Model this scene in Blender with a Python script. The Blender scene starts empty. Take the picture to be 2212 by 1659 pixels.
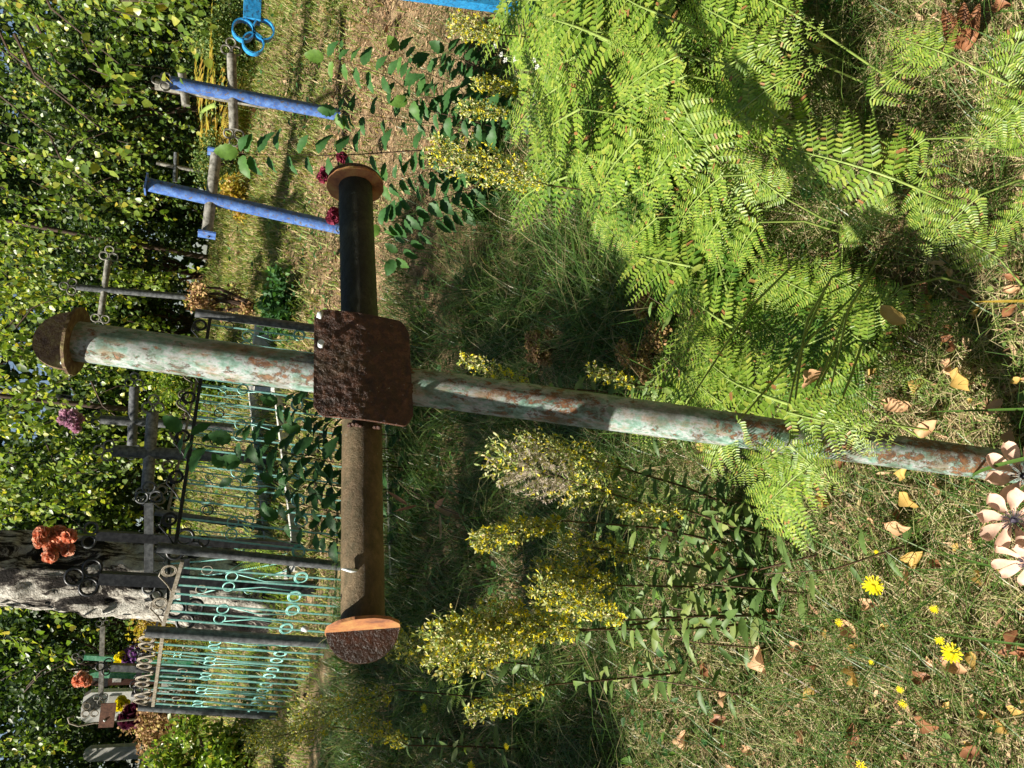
import bpy, math, random
import numpy as np
from mathutils import Vector, Matrix
from mathutils.noise import noise as pnoise
R_ = np.random.default_rng(7)
random.seed(7)
S = bpy.context.scene
COL = S.collection

# ---------------------------------------------------------------- camera (a phone held in portrait, picture stored on its side)
FOC = 1597.0
PITCH = math.radians(22); ROLL = 0.13
fwd = np.array([0, math.cos(PITCH), -math.sin(PITCH)])
up0 = np.array([0, math.sin(PITCH), math.cos(PITCH)])
rt0 = np.array([1.0, 0, 0])
D0 = -up0
CX = math.cos(ROLL)*D0 + math.sin(ROLL)*rt0      # picture right = world down
CY = -math.sin(ROLL)*D0 + math.cos(ROLL)*rt0     # picture up = world right
def ray(x, y): return fwd + (x-1106)/FOC*CX - (y-829.5)/FOC*CY
EYE = np.array([0, 0, 0.0])
EYE[2] = -(ray(2270, 1020)*1.66)[2]
def W(x, y, d): return EYE + ray(x, y)*d
cam_d = bpy.data.cameras.new('camera'); cam = bpy.data.objects.new('camera', cam_d); COL.objects.link(cam)
cam_d.sensor_width = 36; cam_d.sensor_fit = 'HORIZONTAL'; cam_d.lens = FOC/2212*36
cam_d.clip_start = 0.05; cam_d.clip_end = 500
M = Matrix(((CX[0], CY[0], -fwd[0], EYE[0]), (CX[1], CY[1], -fwd[1], EYE[1]), (CX[2], CY[2], -fwd[2], EYE[2]), (0, 0, 0, 1)))
cam.matrix_world = M
S.camera = cam

# cross frame (the tall iron cross leans a little; its plane gives the sun's direction)
XT = W(165, 737, 1.27); XB = W(2270, 1020, 1.66)
XL = W(784, 1339, 1.195); XR = W(768, 405, 1.575)
def nrm(v): v = np.asarray(v, float); return v/np.linalg.norm(v)
xu = nrm(XT-XB); xa = nrm(XR-XL); xn = nrm(np.cross(xa, xu)); XCEN = XB+xu*np.dot(W(781, 819, 1.375)-XB, xu)
_s = XCEN-W(781, 819, 1.375); XL = XL+_s; XR = XR+_s
if np.dot(xn, EYE-XT) < 0: xn = -xn
SUN = nrm(-xa*1.0 + xu*1.06 + xn*0.012)
# ---------------------------------------------------------------- world, sun, exposure
el = math.asin(SUN[2]); az = math.atan2(SUN[0], SUN[1])
w = bpy.data.worlds.new("World"); S.world = w; w.use_nodes = True
nt = w.node_tree; bg = nt.nodes['Background']
sky = nt.nodes.new('ShaderNodeTexSky'); sky.sky_type = 'NISHITA'; sky.sun_disc = False
sky.sun_elevation = el; sky.sun_rotation = az; sky.air_density = 1.0; sky.dust_density = 1.0
nt.links.new(sky.outputs[0], bg.inputs[0]); bg.inputs[1].default_value = 0.05
sl = bpy.data.lights.new('sun', 'SUN'); sl.energy = 5.0; sl.angle = math.radians(0.5); sl.color = (1.0, 0.93, 0.80)
so = bpy.data.objects.new('sun', sl); COL.objects.link(so)
so.rotation_euler = Vector(SUN).to_track_quat('Z', 'Y').to_euler()
S.view_settings.view_transform = 'Standard'; S.view_settings.look = 'None'
S.view_settings.exposure = 1.05; S.view_settings.gamma = 1
S.render.resolution_x = 1024; S.render.resolution_y = 768
S.render.engine = 'CYCLES'
S.cycles.max_bounces = 6; S.cycles.transparent_max_bounces = 4; S.cycles.diffuse_bounces = 1; S.cycles.transmission_bounces = 3
S.cycles.caustics_reflective = False; S.cycles.caustics_refractive = False

# ---------------------------------------------------------------- helpers
def col3(c): return (c[0], c[1], c[2], 1.0)
class Mat:
    def __init__(s, name):
        s.m = bpy.data.materials.new(name); s.m.use_nodes = True; s.t = s.m.node_tree
        s.b = s.t.nodes['Principled BSDF']; s.out = s.t.nodes['Material Output']
    def n(s, k, **kw):
        x = s.t.nodes.new(k)
        for a, v in kw.items(): setattr(x, a, v)
        return x
    def l(s, a, b): s.t.links.new(a, b)
    def coord(s, scale=(1, 1, 1)):
        tc = s.n('ShaderNodeTexCoord'); mp = s.n('ShaderNodeMapping'); mp.inputs['Scale'].default_value = scale
        s.l(tc.outputs['Object'], mp.inputs[0]); return mp.outputs[0]
    def noise(s, sc, vec=None, det=6, rough=0.6, dist=0.0):
        x = s.n('ShaderNodeTexNoise'); x.inputs['Scale'].default_value = sc; x.inputs['Detail'].default_value = det
        x.inputs['Roughness'].default_value = rough; x.inputs['Distortion'].default_value = dist
        s.l(vec if vec is not None else s.coord(), x.inputs['Vector']); return x.outputs['Fac']
    def ramp(s, fac, stops, interp='LINEAR'):
        x = s.n('ShaderNodeValToRGB'); x.color_ramp.interpolation = interp
        e = x.color_ramp.elements
        while len(e) < len(stops): e.new(0.5)
        for i, (p, c) in enumerate(stops):
            e[i].position = p; e[i].color = col3(c) if not isinstance(c, (int, float)) else (c, c, c, 1)
        s.l(fac, x.inputs[0]); return x.outputs[0]
    def mix(s, fac, a, b, blend='MIX'):
        x = s.n('ShaderNodeMix', data_type='RGBA', blend_type=blend)
        if isinstance(fac, (int, float)): x.inputs[0].default_value = fac
        else: s.l(fac, x.inputs[0])
        for i, v in ((6, a), (7, b)):
            if isinstance(v, tuple): x.inputs[i].default_value = col3(v)
            else: s.l(v, x.inputs[i])
        return x.outputs[2]
    def bump(s, h, st=0.5, dist=0.01):
        x = s.n('ShaderNodeBump'); x.inputs['Strength'].default_value = st; x.inputs['Distance'].default_value = dist
        s.l(h, x.inputs['Height']); s.l(x.outputs[0], s.b.inputs['Normal'])
    def base(s, c):
        if isinstance(c, tuple): s.b.inputs['Base Color'].default_value = col3(c)
        else: s.l(c, s.b.inputs['Base Color'])
    def set(s, rough=0.7, metal=0.0, spec=0.4):
        s.b.inputs['Roughness'].default_value = rough; s.b.inputs['Metallic'].default_value = metal
        s.b.inputs['Specular IOR Level'].default_value = spec; return s
def leaf_mat(name, stops, trans=0.35, rough=0.5, spec=0.35, vein=False):
    m = Mat(name); g = m.n('ShaderNodeNewGeometry')
    c = m.ramp(g.outputs['Random Per Island'], stops)
    n = m.noise(60, det=3)
    c = m.mix(0.5, c, m.ramp(n, [(0.3, (0.55, 0.55, 0.55)), (0.7, (1.25, 1.25, 1.25))]), 'MULTIPLY')
    m.base(c); m.set(rough, 0, spec)
    tr = m.n('ShaderNodeBsdfTranslucent'); tc = m.mix(1.0, c, (1.1, 1.0, 1.0) if stops[0][1][0] > stops[0][1][1]*1.25 or stops[0][1][2] > .3 else (1.5, 1.6, 0.7), 'MULTIPLY'); m.l(tc, tr.inputs[0])
    mx = m.n('ShaderNodeMixShader'); mx.inputs[0].default_value = trans
    m.l(m.b.outputs[0], mx.inputs[1]); m.l(tr.outputs[0], mx.inputs[2]); m.l(mx.outputs[0], m.out.inputs[0])
    return m.m

def tag(o, label=None, cat=None, group=None, kind=None):
    if label: o['label'] = label
    if cat: o['category'] = cat
    if group: o['group'] = group
    if kind: o['kind'] = kind
    return o
def empty(name, loc, label, cat, group=None):
    o = bpy.data.objects.new(name, None); COL.objects.link(o); o.location = [float(v) for v in loc]; o.empty_display_size = 0.05
    return tag(o, label, cat, group)
def mesh_np(name, V, F, smooth=True):
    """V (n,3); F (m,4) quads"""
    me = bpy.data.meshes.new(name); V = np.asarray(V, np.float32); F = np.asarray(F, np.int32)
    me.vertices.add(len(V)); me.vertices.foreach_set('co', V.ravel())
    k = F.shape[1]
    me.loops.add(F.size); me.loops.foreach_set('vertex_index', F.ravel())
    me.polygons.add(len(F)); me.polygons.foreach_set('loop_start', np.arange(0, F.size, k, dtype=np.int32))
    me.update(calc_edges=True)
    if smooth: me.polygons.foreach_set('use_smooth', np.ones(len(F), bool))
    return me
def link(name, me, mat, parent=None):
    o = bpy.data.objects.new(name, me); COL.objects.link(o)
    if mat is not None and len(me.materials) == 0: me.materials.append(mat)
    if parent is not None: o.parent = parent
    return o
class MB:
    """collects shapes in world coordinates; build() links them as one mesh object, local to its parent empty"""
    def __init__(s): s.v = []; s.f = []
    def add(s, vs, fs):
        k = len(s.v); s.v += [tuple(float(c) for c in p) for p in vs]; s.f += [tuple(i+k for i in f) for f in fs]
    def tube(s, pts, r, n=10, caps=True, closed=False):
        pts = [np.asarray(p, float) for p in pts]; m = len(pts)
        rs = r if hasattr(r, '__len__') else [r]*m
        ref = None; vs = []
        for i, p in enumerate(pts):
            if closed: t = nrm(pts[(i+1) % m]-pts[i-1])
            else: t = nrm(pts[min(i+1, m-1)]-pts[max(i-1, 0)])
            if ref is None:
                a = np.array([0, 0, 1.0]) if abs(t[2]) < .9 else np.array([1.0, 0, 0])
                ref = nrm(np.cross(t, a))
            ref = nrm(ref-t*np.dot(ref, t)); b = np.cross(t, ref)
            for k in range(n):
                q = 2*math.pi*k/n
                vs.append(p+rs[i]*(math.cos(q)*ref+math.sin(q)*b))
        fs = []
        for i in range(m if closed else m-1):
            j = (i+1) % m
            for k in range(n):
                k2 = (k+1) % n
                fs.append((i*n+k, i*n+k2, j*n+k2, j*n+k))
        if caps and not closed:
            fs.append(tuple(range(n-1, -1, -1))); fs.append(tuple((m-1)*n+k for k in range(n)))
        s.add(vs, fs)
    def ring(s, c, ax1, ax2, R, r, n=20, k=6, turns=1.0, R2=None):
        """a bent rod circle (or a spiral) in the plane ax1, ax2"""
        c = np.asarray(c, float); N = int(n*turns); R2 = R if R2 is None else R2
        pts = []
        for i in range(N+(0 if (turns == 1 and R2 == R) else 1)):
            q = 2*math.pi*i/n; rr = R+(R2-R)*i/N
            pts.append(c+rr*(math.cos(q)*ax1+math.sin(q)*ax2))
        s.tube(pts, r, k, caps=True, closed=(turns == 1 and R2 == R))
    def prism(s, outline, t):
        """outline: list of 3D points; t: thickness vector"""
        o = [np.asarray(p, float) for p in outline]; n = len(o); t = np.asarray(t, float)
        vs = o+[p+t for p in o]
        fs = [tuple(range(n-1, -1, -1)), tuple(range(n, 2*n))]+[(i, (i+1) % n, n+(i+1) % n, n+i) for i in range(n)]
        s.add(vs, fs)
    def box(s, c, ax, ay, az_):
        """centre and three half-axis vectors"""
        c = np.asarray(c, float); vs = []
        for i in (-1, 1):
            for j in (-1, 1):
                for k in (-1, 1): vs.append(c+i*np.asarray(ax)+j*np.asarray(ay)+k*np.asarray(az_))
        s.add(vs, [(0, 1, 3, 2), (4, 6, 7, 5), (0, 4, 5, 1), (2, 3, 7, 6), (0, 2, 6, 4), (1, 5, 7, 3)])
    def beam(s, a, b, w_, h_, side=None):
        a = np.asarray(a, float); b = np.asarray(b, float); t = nrm(b-a)
        side = np.array([0, -1.0, 0]) if side is None else side
        x = nrm(side-t*np.dot(side, t)); y = np.cross(t, x)
        s.box((a+b)/2, x*w_/2, y*h_/2, (b-a)/2)
    def lump(s, c, r, seed=0, n=7, m=5, sq=(1, 1, 1)):
        c = np.asarray(c, float); vs = []; rr = random.Random(seed)
        for i in range(1, m):
            th = math.pi*i/m
            for k in range(n):
                ph = 2*math.pi*k/n; q = r*(0.75+0.5*rr.random())
                vs.append(c+np.array([sq[0]*q*math.sin(th)*math.cos(ph), sq[1]*q*math.sin(th)*math.sin(ph), sq[2]*q*math.cos(th)]))
        vs.append(c+np.array([0, 0, r*sq[2]])); vs.append(c-np.array([0, 0, r*sq[2]]))
        T = len(vs)-2; B = T+1; fs = []
        for i in range(m-2):
            for k in range(n): fs.append((i*n+k, (i+1)*n+k, (i+1)*n+(k+1) % n, i*n+(k+1) % n))
        for k in range(n):
            fs.append((T, k, (k+1) % n)); fs.append((B, (m-2)*n+(k+1) % n, (m-2)*n+k))
        s.add(vs, fs)
    def build(s, name, mat, parent=None, smooth=False, ang=None):
        off = np.array(parent.location) if parent is not None else np.zeros(3)
        p = parent
        if p is not None and p.parent is not None: off = off+np.array(p.parent.location)
        me = bpy.data.meshes.new(name); me.from_pydata([tuple(np.array(v)-off) for v in s.v], [], s.f)
        if smooth:
            me.polygons.foreach_set('use_smooth', np.ones(len(me.polygons), bool))
            if ang: me.set_sharp_from_angle(angle=math.radians(ang))
        me.update()
        return link(name, me, mat, parent)

# terrain ------------------------------------------------------------------------------------------------
def gh(X, Y):
    X = np.asarray(X, float); Y = np.asarray(Y, float)
    k = 0.19
    h = np.where(Y < 1.1, 0.07*(Y-1.1), k*(Y-1.1))
    h = np.where(Y > 9.5, k*8.4+k*4.0*(1-np.exp(-np.maximum(Y-9.5, 0)/4.0)), h)
    h = h+0.13*np.exp(-(((X-1.5)/1.0)**2+((Y-4.4)/0.55)**2))
    h = h+0.006*np.sin(X*5.1+Y*2.3)+0.005*np.sin(Y*4.7-X*3.1)+0.03*np.sin(X*1.3+1)*np.sin(Y*1.1)*np.clip((Y-1.5)/2, 0, 1)
    return h
def G(x, y):
    r = ray(x, y); t = 0.5; last = t
    while t < 60:
        p = EYE+r*t
        if p[2] < gh(p[0], p[1]): break
        last = t; t += 0.05+0.01*t
    lo, hi = last, t
    for _ in range(30):
        mid = (lo+hi)/2; p = EYE+r*mid
        if p[2] < gh(p[0], p[1]): hi = mid
        else: lo = mid
    return EYE+r*hi
def AY(x, y, Y):
    r = ray(x, y); return EYE+r*(Y/r[1])
def gp(X, Y): return np.array([X, Y, float(gh(X, Y))])
def seg(a, b, t): return np.asarray(a)*(1-t)+np.asarray(b)*t

# scattered leaves: every leaf is two quads folded on the midrib
def leaves_np(P, D, N, L, wr, fold=0.15, shape=(0.3, 0.75, 1.0, 0.62)):
    """P base, D direction, N normal, L length, wr width ratio; shape = (t1, t2, w1, w2)"""
    D = D/np.linalg.norm(D, axis=1)[:, None]
    Sd = np.cross(N, D); Sd /= np.linalg.norm(Sd, axis=1)[:, None]+1e-9
    Nn = np.cross(D, Sd)
    L = np.asarray(L)[:, None]; hw = L*np.asarray(wr).reshape(-1, 1)*0.5
    t1, t2, w1, w2 = shape
    V = np.stack([P, P+D*L*t1+Sd*hw*w1+Nn*hw*fold, P+D*L*t2+Sd*hw*w2+Nn*hw*fold, P+D*L,
                  P+D*L*t2-Sd*hw*w2+Nn*hw*fold, P+D*L*t1-Sd*hw*w1+Nn*hw*fold], axis=1).reshape(-1, 3)
    k = np.arange(len(P))[:, None]*6
    F = np.concatenate([k+np.array([[0, 1, 2, 3]]), k+np.array([[0, 3, 4, 5]])], axis=1).reshape(-1, 4)
    return V, F
def cat_vf(parts):
    Vs = []; Fs = []; o = 0
    for V, F in parts:
        Vs.append(V); Fs.append(F+o); o += len(V)
    return np.concatenate(Vs), np.concatenate(Fs)
def blades_np(P, H, Wd, A, bend, tipdrop=0.0):
    """grass blades: base, height, width, azimuth, bend"""
    n = len(P); dx = np.stack([np.cos(A), np.sin(A), np.zeros(n)], 1); sd = np.stack([-np.sin(A), np.cos(A), np.zeros(n)], 1)
    rows = []
    for t, ww in ((0, 1.0), (0.35, 0.9), (0.7, 0.65), (1.0, 0.12)):
        b = bend*t**1.7
        z = H*(t-0.35*bend*t**2.5)
        c = P+dx*(H*b)[:, None]; c[:, 2] += z
        for s_ in (-1, 1): rows.append(c+sd*(s_*Wd*ww*0.5)[:, None])
    V = np.stack(rows, 1).reshape(-1, 3)
    k = np.arange(n)[:, None]*8
    F = np.concatenate([k+np.array([[0, 1, 3, 2]]), k+np.array([[2, 3, 5, 4]]), k+np.array([[4, 5, 7, 6]])], 1).reshape(-1, 4)
    return V, F
def rnd_unit(n):
    v = R_.normal(size=(n, 3)); return v/np.linalg.norm(v, axis=1)[:, None]
# ---------------------------------------------------------------- materials
def m_post():
    m = Mat('peeling_turquoise_paint'); v = m.coord((1, 1, 1)); vs = m.coord((1, 1, 0.55))
    rust = m.ramp(m.noise(60, v, 9, .8), [(0.3, (0.06, 0.035, 0.025)), (0.45, (0.14, 0.075, 0.05)), (0.56, (0.30, 0.14, 0.065)), (0.7, (0.18, 0.13, 0.10))])
    paint = m.ramp(m.noise(48, vs, 8, .7), [(0.34, (0.10, 0.19, 0.145)), (0.46, (0.24, 0.39, 0.33)), (0.54, (0.46, 0.48, 0.50)), (0.62, (0.17, 0.29, 0.22)), (0.8, (0.42, .48, .40))])
    n = m.noise(70, vs, 12, .82, 0.3)
    big = m.noise(9, vs, 5, .6)
    sm = m.n('ShaderNodeMath', operation='MULTIPLY_ADD'); m.l(big, sm.inputs[0]); sm.inputs[1].default_value = 0.6; m.l(n, sm.inputs[2])
    f = m.ramp(sm.outputs[0], [(0.73, 0.0), (0.77, 1.0)])
    c = m.mix(f, rust, paint)
    st = m.ramp(m.noise(42, m.coord((1, 1, .28)), 9, .75), [(0.50, 0.0), (0.66, 0.7)])
    c = m.mix(st, c, (0.33, 0.18, 0.08))
    dirt = m.ramp(m.noise(17, vs, 8, .7), [(0.47, 0.0), (0.66, 0.7)])
    c = m.mix(dirt, c, (0.085, 0.09, 0.055))
    m.base(c); m.set(0.55, 0, .4); m.bump(m.mix(0.6, m.noise(120, v, 7, .8), f), 0.7, 0.004)
    return m.m
def m_arm(cols, name):
    m = Mat(name); v = m.coord((1, 1, 1)); n = m.noise(9, m.coord((.6, 1, 1)), 8, .65, .4)
    c = m.ramp(n, [(0.3, cols[0]), (0.5, cols[1]), (0.68, cols[2])])
    c = m.mix(m.ramp(m.noise(50, v, 5, .7), [(0.68, 0.0), (0.74, 0.6)]), c, cols[3])
    c = m.mix(m.ramp(m.noise(70, m.coord((.5, 1, 1)), 9, .8), [(0.42, 0.0), (0.62, .75)]), c, cols[4])
    m.base(c); m.set(0.6, 0, .35); m.bump(m.noise(85, v, 8, .75), 0.8, 0.006); return m.m
def m_plate():
    m = Mat('dark_pitted_rust'); v = m.coord()
    n = m.noise(60, v, 8, .7)
    c = m.ramp(n, [(0.3, (0.022, 0.010, 0.007)), (0.5, (0.07, 0.027, 0.016)), (0.62, (0.14, 0.055, 0.03)), (0.78, (0.22, 0.12, 0.08))])
    c = m.mix(m.ramp(m.noise(150, v, 3, .6), [(0.70, 0.0), (0.74, .8)]), c, (0.42, 0.40, 0.36))
    c = m.mix(m.ramp(m.noise(9, v, 4), [(0.5, 0.0), (0.8, 0.45)]), c, (0.12, 0.10, 0.035))
    m.base(c); m.set(0.36, 0, .5)
    m.bump(m.mix(0.5, m.noise(120, v, 6, .7), m.noise(40, v, 5, .6)), 1.0, 0.010); return m.m
def m_fin():
    m = Mat('mossy_rusted_fin'); v = m.coord()
    c = m.ramp(m.noise(70, v, 7, .7), [(0.35, (0.06, 0.03, 0.02)), (0.5, (0.14, 0.09, 0.05)), (0.65, (0.24, 0.21, 0.08))])
    m.base(c); m.set(0.7, 0, .3); m.bump(m.noise(130, v, 6, .7), 0.8, 0.004); return m.m
def m_disc():
    m = Mat('orange_rust'); v = m.coord()
    c = m.ramp(m.noise(28, v, 8, .7), [(0.35, (0.20, 0.09, 0.06)), (0.5, (0.42, 0.18, 0.08)), (0.6, (0.48, 0.26, 0.10)), (0.72, (0.42, 0.40, 0.14))])
    m.base(c); m.set(0.6, 0, .35); m.bump(m.noise(90, v, 6, .7), 0.5, 0.003); return m.m
def m_simple(name, a, b, sc=30, rough=.5, thr=(0.4, 0.65), spots=None, metal=0, bump=.25):
    m = Mat(name); v = m.coord(); c = m.ramp(m.noise(sc, v, 7, .65), [(thr[0], a), (thr[1], b)])
    if spots: c = m.mix(m.ramp(m.noise(sc*2.2, v, 6, .7), [(spots[1], 0.0), (spots[1]+0.05, 1.0)]), c, spots[0])
    m.base(c); m.set(rough, metal, .45); m.bump(m.noise(sc*3, v, 5, .6), bump, 0.003); return m.m
def m_bark():
    m = Mat('birch_bark'); v = m.coord((1, 1, 1)); vz = m.coord((1, 1, .35))
    n = m.noise(5, vz, 9, .75, .8)
    c = m.ramp(n, [(0.44, (0.012, 0.010, 0.009)), (0.48, (0.06, 0.05, 0.045)), (0.505, (0.40, 0.37, 0.33)), (0.58, (0.66, 0.64, 0.59))])
    c2 = m.ramp(m.noise(26, v, 6, .7), [(0.35, (0.3, 0.28, 0.25)), (0.6, (1.2, 1.2, 1.15))])
    m.base(m.mix(0.6, c, c2, 'MULTIPLY')); m.set(0.85, 0, .2); m.bump(m.mix(.5, n, m.noise(40, v, 6, .7)), 1.0, 0.05); return m.m
MP = m_post(); MPL = m_plate(); MFIN = m_fin(); MDISC = m_disc()
MARM_L = m_arm([(0.06, 0.045, 0.025), (0.14, 0.095, 0.05), (0.25, 0.18, 0.10), (0.4, .42, .38), (0.055, 0.05, 0.02)], 'brown_olive_worn_paint')
MARM_R = m_arm([(0.015, 0.016, 0.013), (0.035, 0.04, 0.032), (0.09, 0.09, 0.06), (0.25, .28, .25), (0.012, 0.014, 0.008)], 'dark_mossy_paint')
MWELD = m_simple('weld_paint_drips', (0.55, 0.62, 0.62), (0.75, 0.8, 0.8), 80, .35)
MBLUE = m_simple('chalky_blue_paint', (0.05, 0.12, 0.38), (0.13, 0.26, 0.60), 20, .5, spots=((0.16, 0.13, 0.11), .555), bump=.7)
MBLUE2 = m_simple('bright_sky_blue_paint', (0.02, 0.24, 0.58), (0.05, 0.38, 0.78), 30, .35, spots=((0.03, 0.12, 0.26), .54), bump=.6)
MSILV = m_simple('weathered_grey_paint', (0.10, 0.095, 0.08), (0.34, 0.33, 0.29), 26, .6, (0.38, .62), spots=((0.55, 0.5, 0.36), .66))
MIRON = m_simple('black_iron_paint', (0.012, 0.013, 0.016), (0.04, 0.042, 0.046), 40, .38, spots=((0.2, 0.2, 0.19), .73))
MGREY = m_simple('dull_grey_steel', (0.06, 0.065, 0.07), (0.17, 0.18, 0.19), 30, .45, spots=((0.4, 0.4, 0.38), .7))
MTURQ = m_simple('turquoise_rod_paint', (0.20, 0.55, 0.50), (0.45, 0.76, 0.70), 40, .4, spots=((0.04, 0.09, 0.08), .68))
MBEIGE = m_simple('worn_beige_iron', (0.16, 0.13, 0.09), (0.36, 0.33, 0.27), 60, .55)
MGREEN = m_simple('green_cross_paint', (0.02, 0.22, 0.10), (0.22, 0.5, 0.34), 18, .45)
MSTONE = m_simple('white_marble', (0.62, 0.62, 0.6), (0.82, 0.81, 0.78), 18, .4)
MCONC = m_simple('pale_concrete', (0.38, 0.38, 0.35), (0.60, 0.59, 0.55), 20, .85, spots=((0.18, 0.2, 0.12), .66))
MBROWNP = m_simple('brown_granite', (0.06, 0.03, 0.025), (0.1, 0.05, 0.04), 60, .25)
MRUSTS = m_simple('rusty_nameplate', (0.09, 0.04, 0.025), (0.22, 0.10, 0.06), 40, .7, spots=((0.5, 0.45, 0.4), .72))
MDARK = m_simple('dark_portrait_enamel', (0.02, 0.02, 0.02), (0.12, 0.12, 0.11), 30, .2)
MBARK = m_bark()
MTWIG = m_simple('dark_twig', (0.035, 0.02, 0.013), (0.09, 0.055, 0.035), 40, .8)
MSTEM = m_simple('green_stem', (0.16, 0.24, 0.05), (0.28, 0.36, 0.09), 30, .5)
MSTEMD = m_simple('brown_purple_stem', (0.06, 0.03, 0.02), (0.12, 0.08, 0.035), 30, .6)
G1 = (0.045, 0.10, 0.018); G2 = (0.09, 0.18, 0.03); G3 = (0.16, 0.24, 0.04); YG = (0.34, 0.36, 0.05); YE = (0.55, 0.42, 0.03); BR = (0.26, 0.13, 0.05)
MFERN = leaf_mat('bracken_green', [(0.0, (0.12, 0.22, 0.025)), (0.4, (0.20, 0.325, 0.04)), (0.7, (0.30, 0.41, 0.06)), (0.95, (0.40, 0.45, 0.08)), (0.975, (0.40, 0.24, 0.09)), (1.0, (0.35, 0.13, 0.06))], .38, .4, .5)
MFERND = leaf_mat('dark_bracken_green', [(0.0, (0.06, 0.15, 0.02)), (0.5, (0.11, 0.22, 0.03)), (0.93, (0.18, 0.28, 0.04)), (1.0, (0.40, 0.22, 0.08))], .3, .4, .5)  # darker bracken variant, for variety of tone between fronds
MFERNY = leaf_mat('yellowing_bracken', [(0.0, (0.42, 0.38, 0.05)), (0.5, (0.5, 0.36, 0.06)), (1.0, (0.36, 0.2, 0.05))], .38)
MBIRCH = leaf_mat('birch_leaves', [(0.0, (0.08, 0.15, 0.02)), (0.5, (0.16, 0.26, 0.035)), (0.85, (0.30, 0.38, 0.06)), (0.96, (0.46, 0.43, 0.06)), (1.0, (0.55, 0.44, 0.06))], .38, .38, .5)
MBIRCHY = leaf_mat('bright_birch_leaves', [(0.0, (0.12, 0.20, 0.025)), (0.5, (0.24, 0.34, 0.045)), (0.85, (0.42, 0.48, 0.07)), (1.0, (0.60, 0.52, 0.06))], .42, .38, .5)  # brighter, yellower variant of the birch leaves
MBUSH = leaf_mat('dark_bush_leaves', [(0.0, (0.02, 0.045, 0.01)), (0.7, (0.05, 0.10, 0.018)), (1.0, (0.12, 0.17, 0.03))], .25, .45, .4)
MELM = leaf_mat('elm_leaves', [(0.0, (0.035, 0.10, 0.03)), (0.8, (0.06, 0.16, 0.045)), (1.0, (0.14, 0.26, 0.04))], .3, .5, .3)
MWILL = leaf_mat('grey_green_leaves', [(0.0, (0.08, 0.15, 0.04)), (0.6, (0.14, 0.23, 0.06)), (0.9, (0.24, 0.30, 0.08)), (1.0, (0.38, 0.32, 0.08))], .3, .5, .4)
MGOLD = leaf_mat('goldenrod_heads', [(0.0, (0.62, 0.60, 0.30)), (0.3, (0.54, 0.55, 0.30)), (0.5, (0.24, 0.34, 0.08)), (0.72, (0.38, 0.44, 0.14)), (0.82, (0.60, 0.46, 0.34)), (0.9, (0.78, 0.66, 0.05)), (1.0, (0.82, 0.70, 0.05))], .2, .6, .2)
MGOLDY = leaf_mat('goldenrod_yellow_florets', [(0.0, (0.78, 0.64, 0.02)), (1.0, (0.86, 0.76, 0.06))], .25, .6, .2)
MFLUFF = leaf_mat('grey_seed_fluff', [(0.0, (0.42, 0.34, 0.30)), (1.0, (0.62, 0.54, 0.48))], .3, .9, .1)
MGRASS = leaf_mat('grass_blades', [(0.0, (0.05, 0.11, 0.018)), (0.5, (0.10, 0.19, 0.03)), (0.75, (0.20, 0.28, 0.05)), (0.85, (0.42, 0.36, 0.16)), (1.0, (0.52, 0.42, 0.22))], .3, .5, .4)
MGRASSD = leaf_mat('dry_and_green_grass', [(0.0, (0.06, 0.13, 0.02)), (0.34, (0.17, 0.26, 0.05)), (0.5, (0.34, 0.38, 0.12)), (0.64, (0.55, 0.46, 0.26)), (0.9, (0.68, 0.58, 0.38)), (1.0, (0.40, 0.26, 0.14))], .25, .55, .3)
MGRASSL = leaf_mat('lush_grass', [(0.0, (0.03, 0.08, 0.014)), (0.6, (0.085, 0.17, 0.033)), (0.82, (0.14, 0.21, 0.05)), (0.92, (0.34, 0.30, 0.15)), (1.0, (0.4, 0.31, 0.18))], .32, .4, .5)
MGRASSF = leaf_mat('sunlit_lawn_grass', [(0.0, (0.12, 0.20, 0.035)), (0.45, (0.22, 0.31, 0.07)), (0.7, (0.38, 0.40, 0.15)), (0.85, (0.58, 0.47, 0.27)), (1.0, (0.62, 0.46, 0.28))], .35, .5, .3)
MLITTER = leaf_mat('dry_litter', [(0.0, (0.24, 0.13, 0.07)), (0.3, (0.40, 0.25, 0.14)), (0.6, (0.50, 0.34, 0.20)), (0.85, (0.60, 0.43, 0.27)), (1.0, (0.25, 0.24, 0.08))], .15, .7, .2)
MDEAD = leaf_mat('dead_leaf_tan', [(0.0, (0.58, 0.32, 0.17)), (1.0, (0.66, 0.42, 0.24))], .2, .55, .3)
MDEAD2 = leaf_mat('dead_leaf_brown', [(0.0, (0.26, 0.11, 0.05)), (1.0, (0.34, 0.16, 0.08))], .2, .5, .3)
MDEAD3 = leaf_mat('dead_leaf_yellow', [(0.0, (0.58, 0.38, 0.10)), (1.0, (0.62, 0.42, 0.14))], .25, .5, .3)
MAUT = leaf_mat('autumn_pink_leaf', [(0.0, (0.45, 0.20, 0.14)), (0.6, (0.50, 0.34, 0.20)), (1.0, (0.30, 0.26, 0.10))], .3, .5, .3)
MYEL = leaf_mat('hawkweed_yellow', [(0.0, (0.82, 0.66, 0.01)), (1.0, (0.90, 0.76, 0.02))], .25, .5, .2)
MPEACH = leaf_mat('peach_fabric_petal', [(0.0, (0.84, 0.50, 0.36)), (1.0, (0.90, 0.66, 0.54))], .3, .75, .15)
MINK = m_simple('dark_stamen', (0.02, 0.018, 0.035), (0.05, 0.04, 0.07), 30, .5)
MPINK = leaf_mat('pink_petals', [(0.0, (0.62, 0.30, 0.46)), (1.0, (0.80, 0.58, 0.70))], .35, .6, .2)
MORANGE = leaf_mat('coral_petals', [(0.0, (0.88, 0.30, 0.16)), (0.6, (0.92, 0.44, 0.28)), (1.0, (0.92, 0.68, 0.52))], .35, .6, .2)
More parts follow.
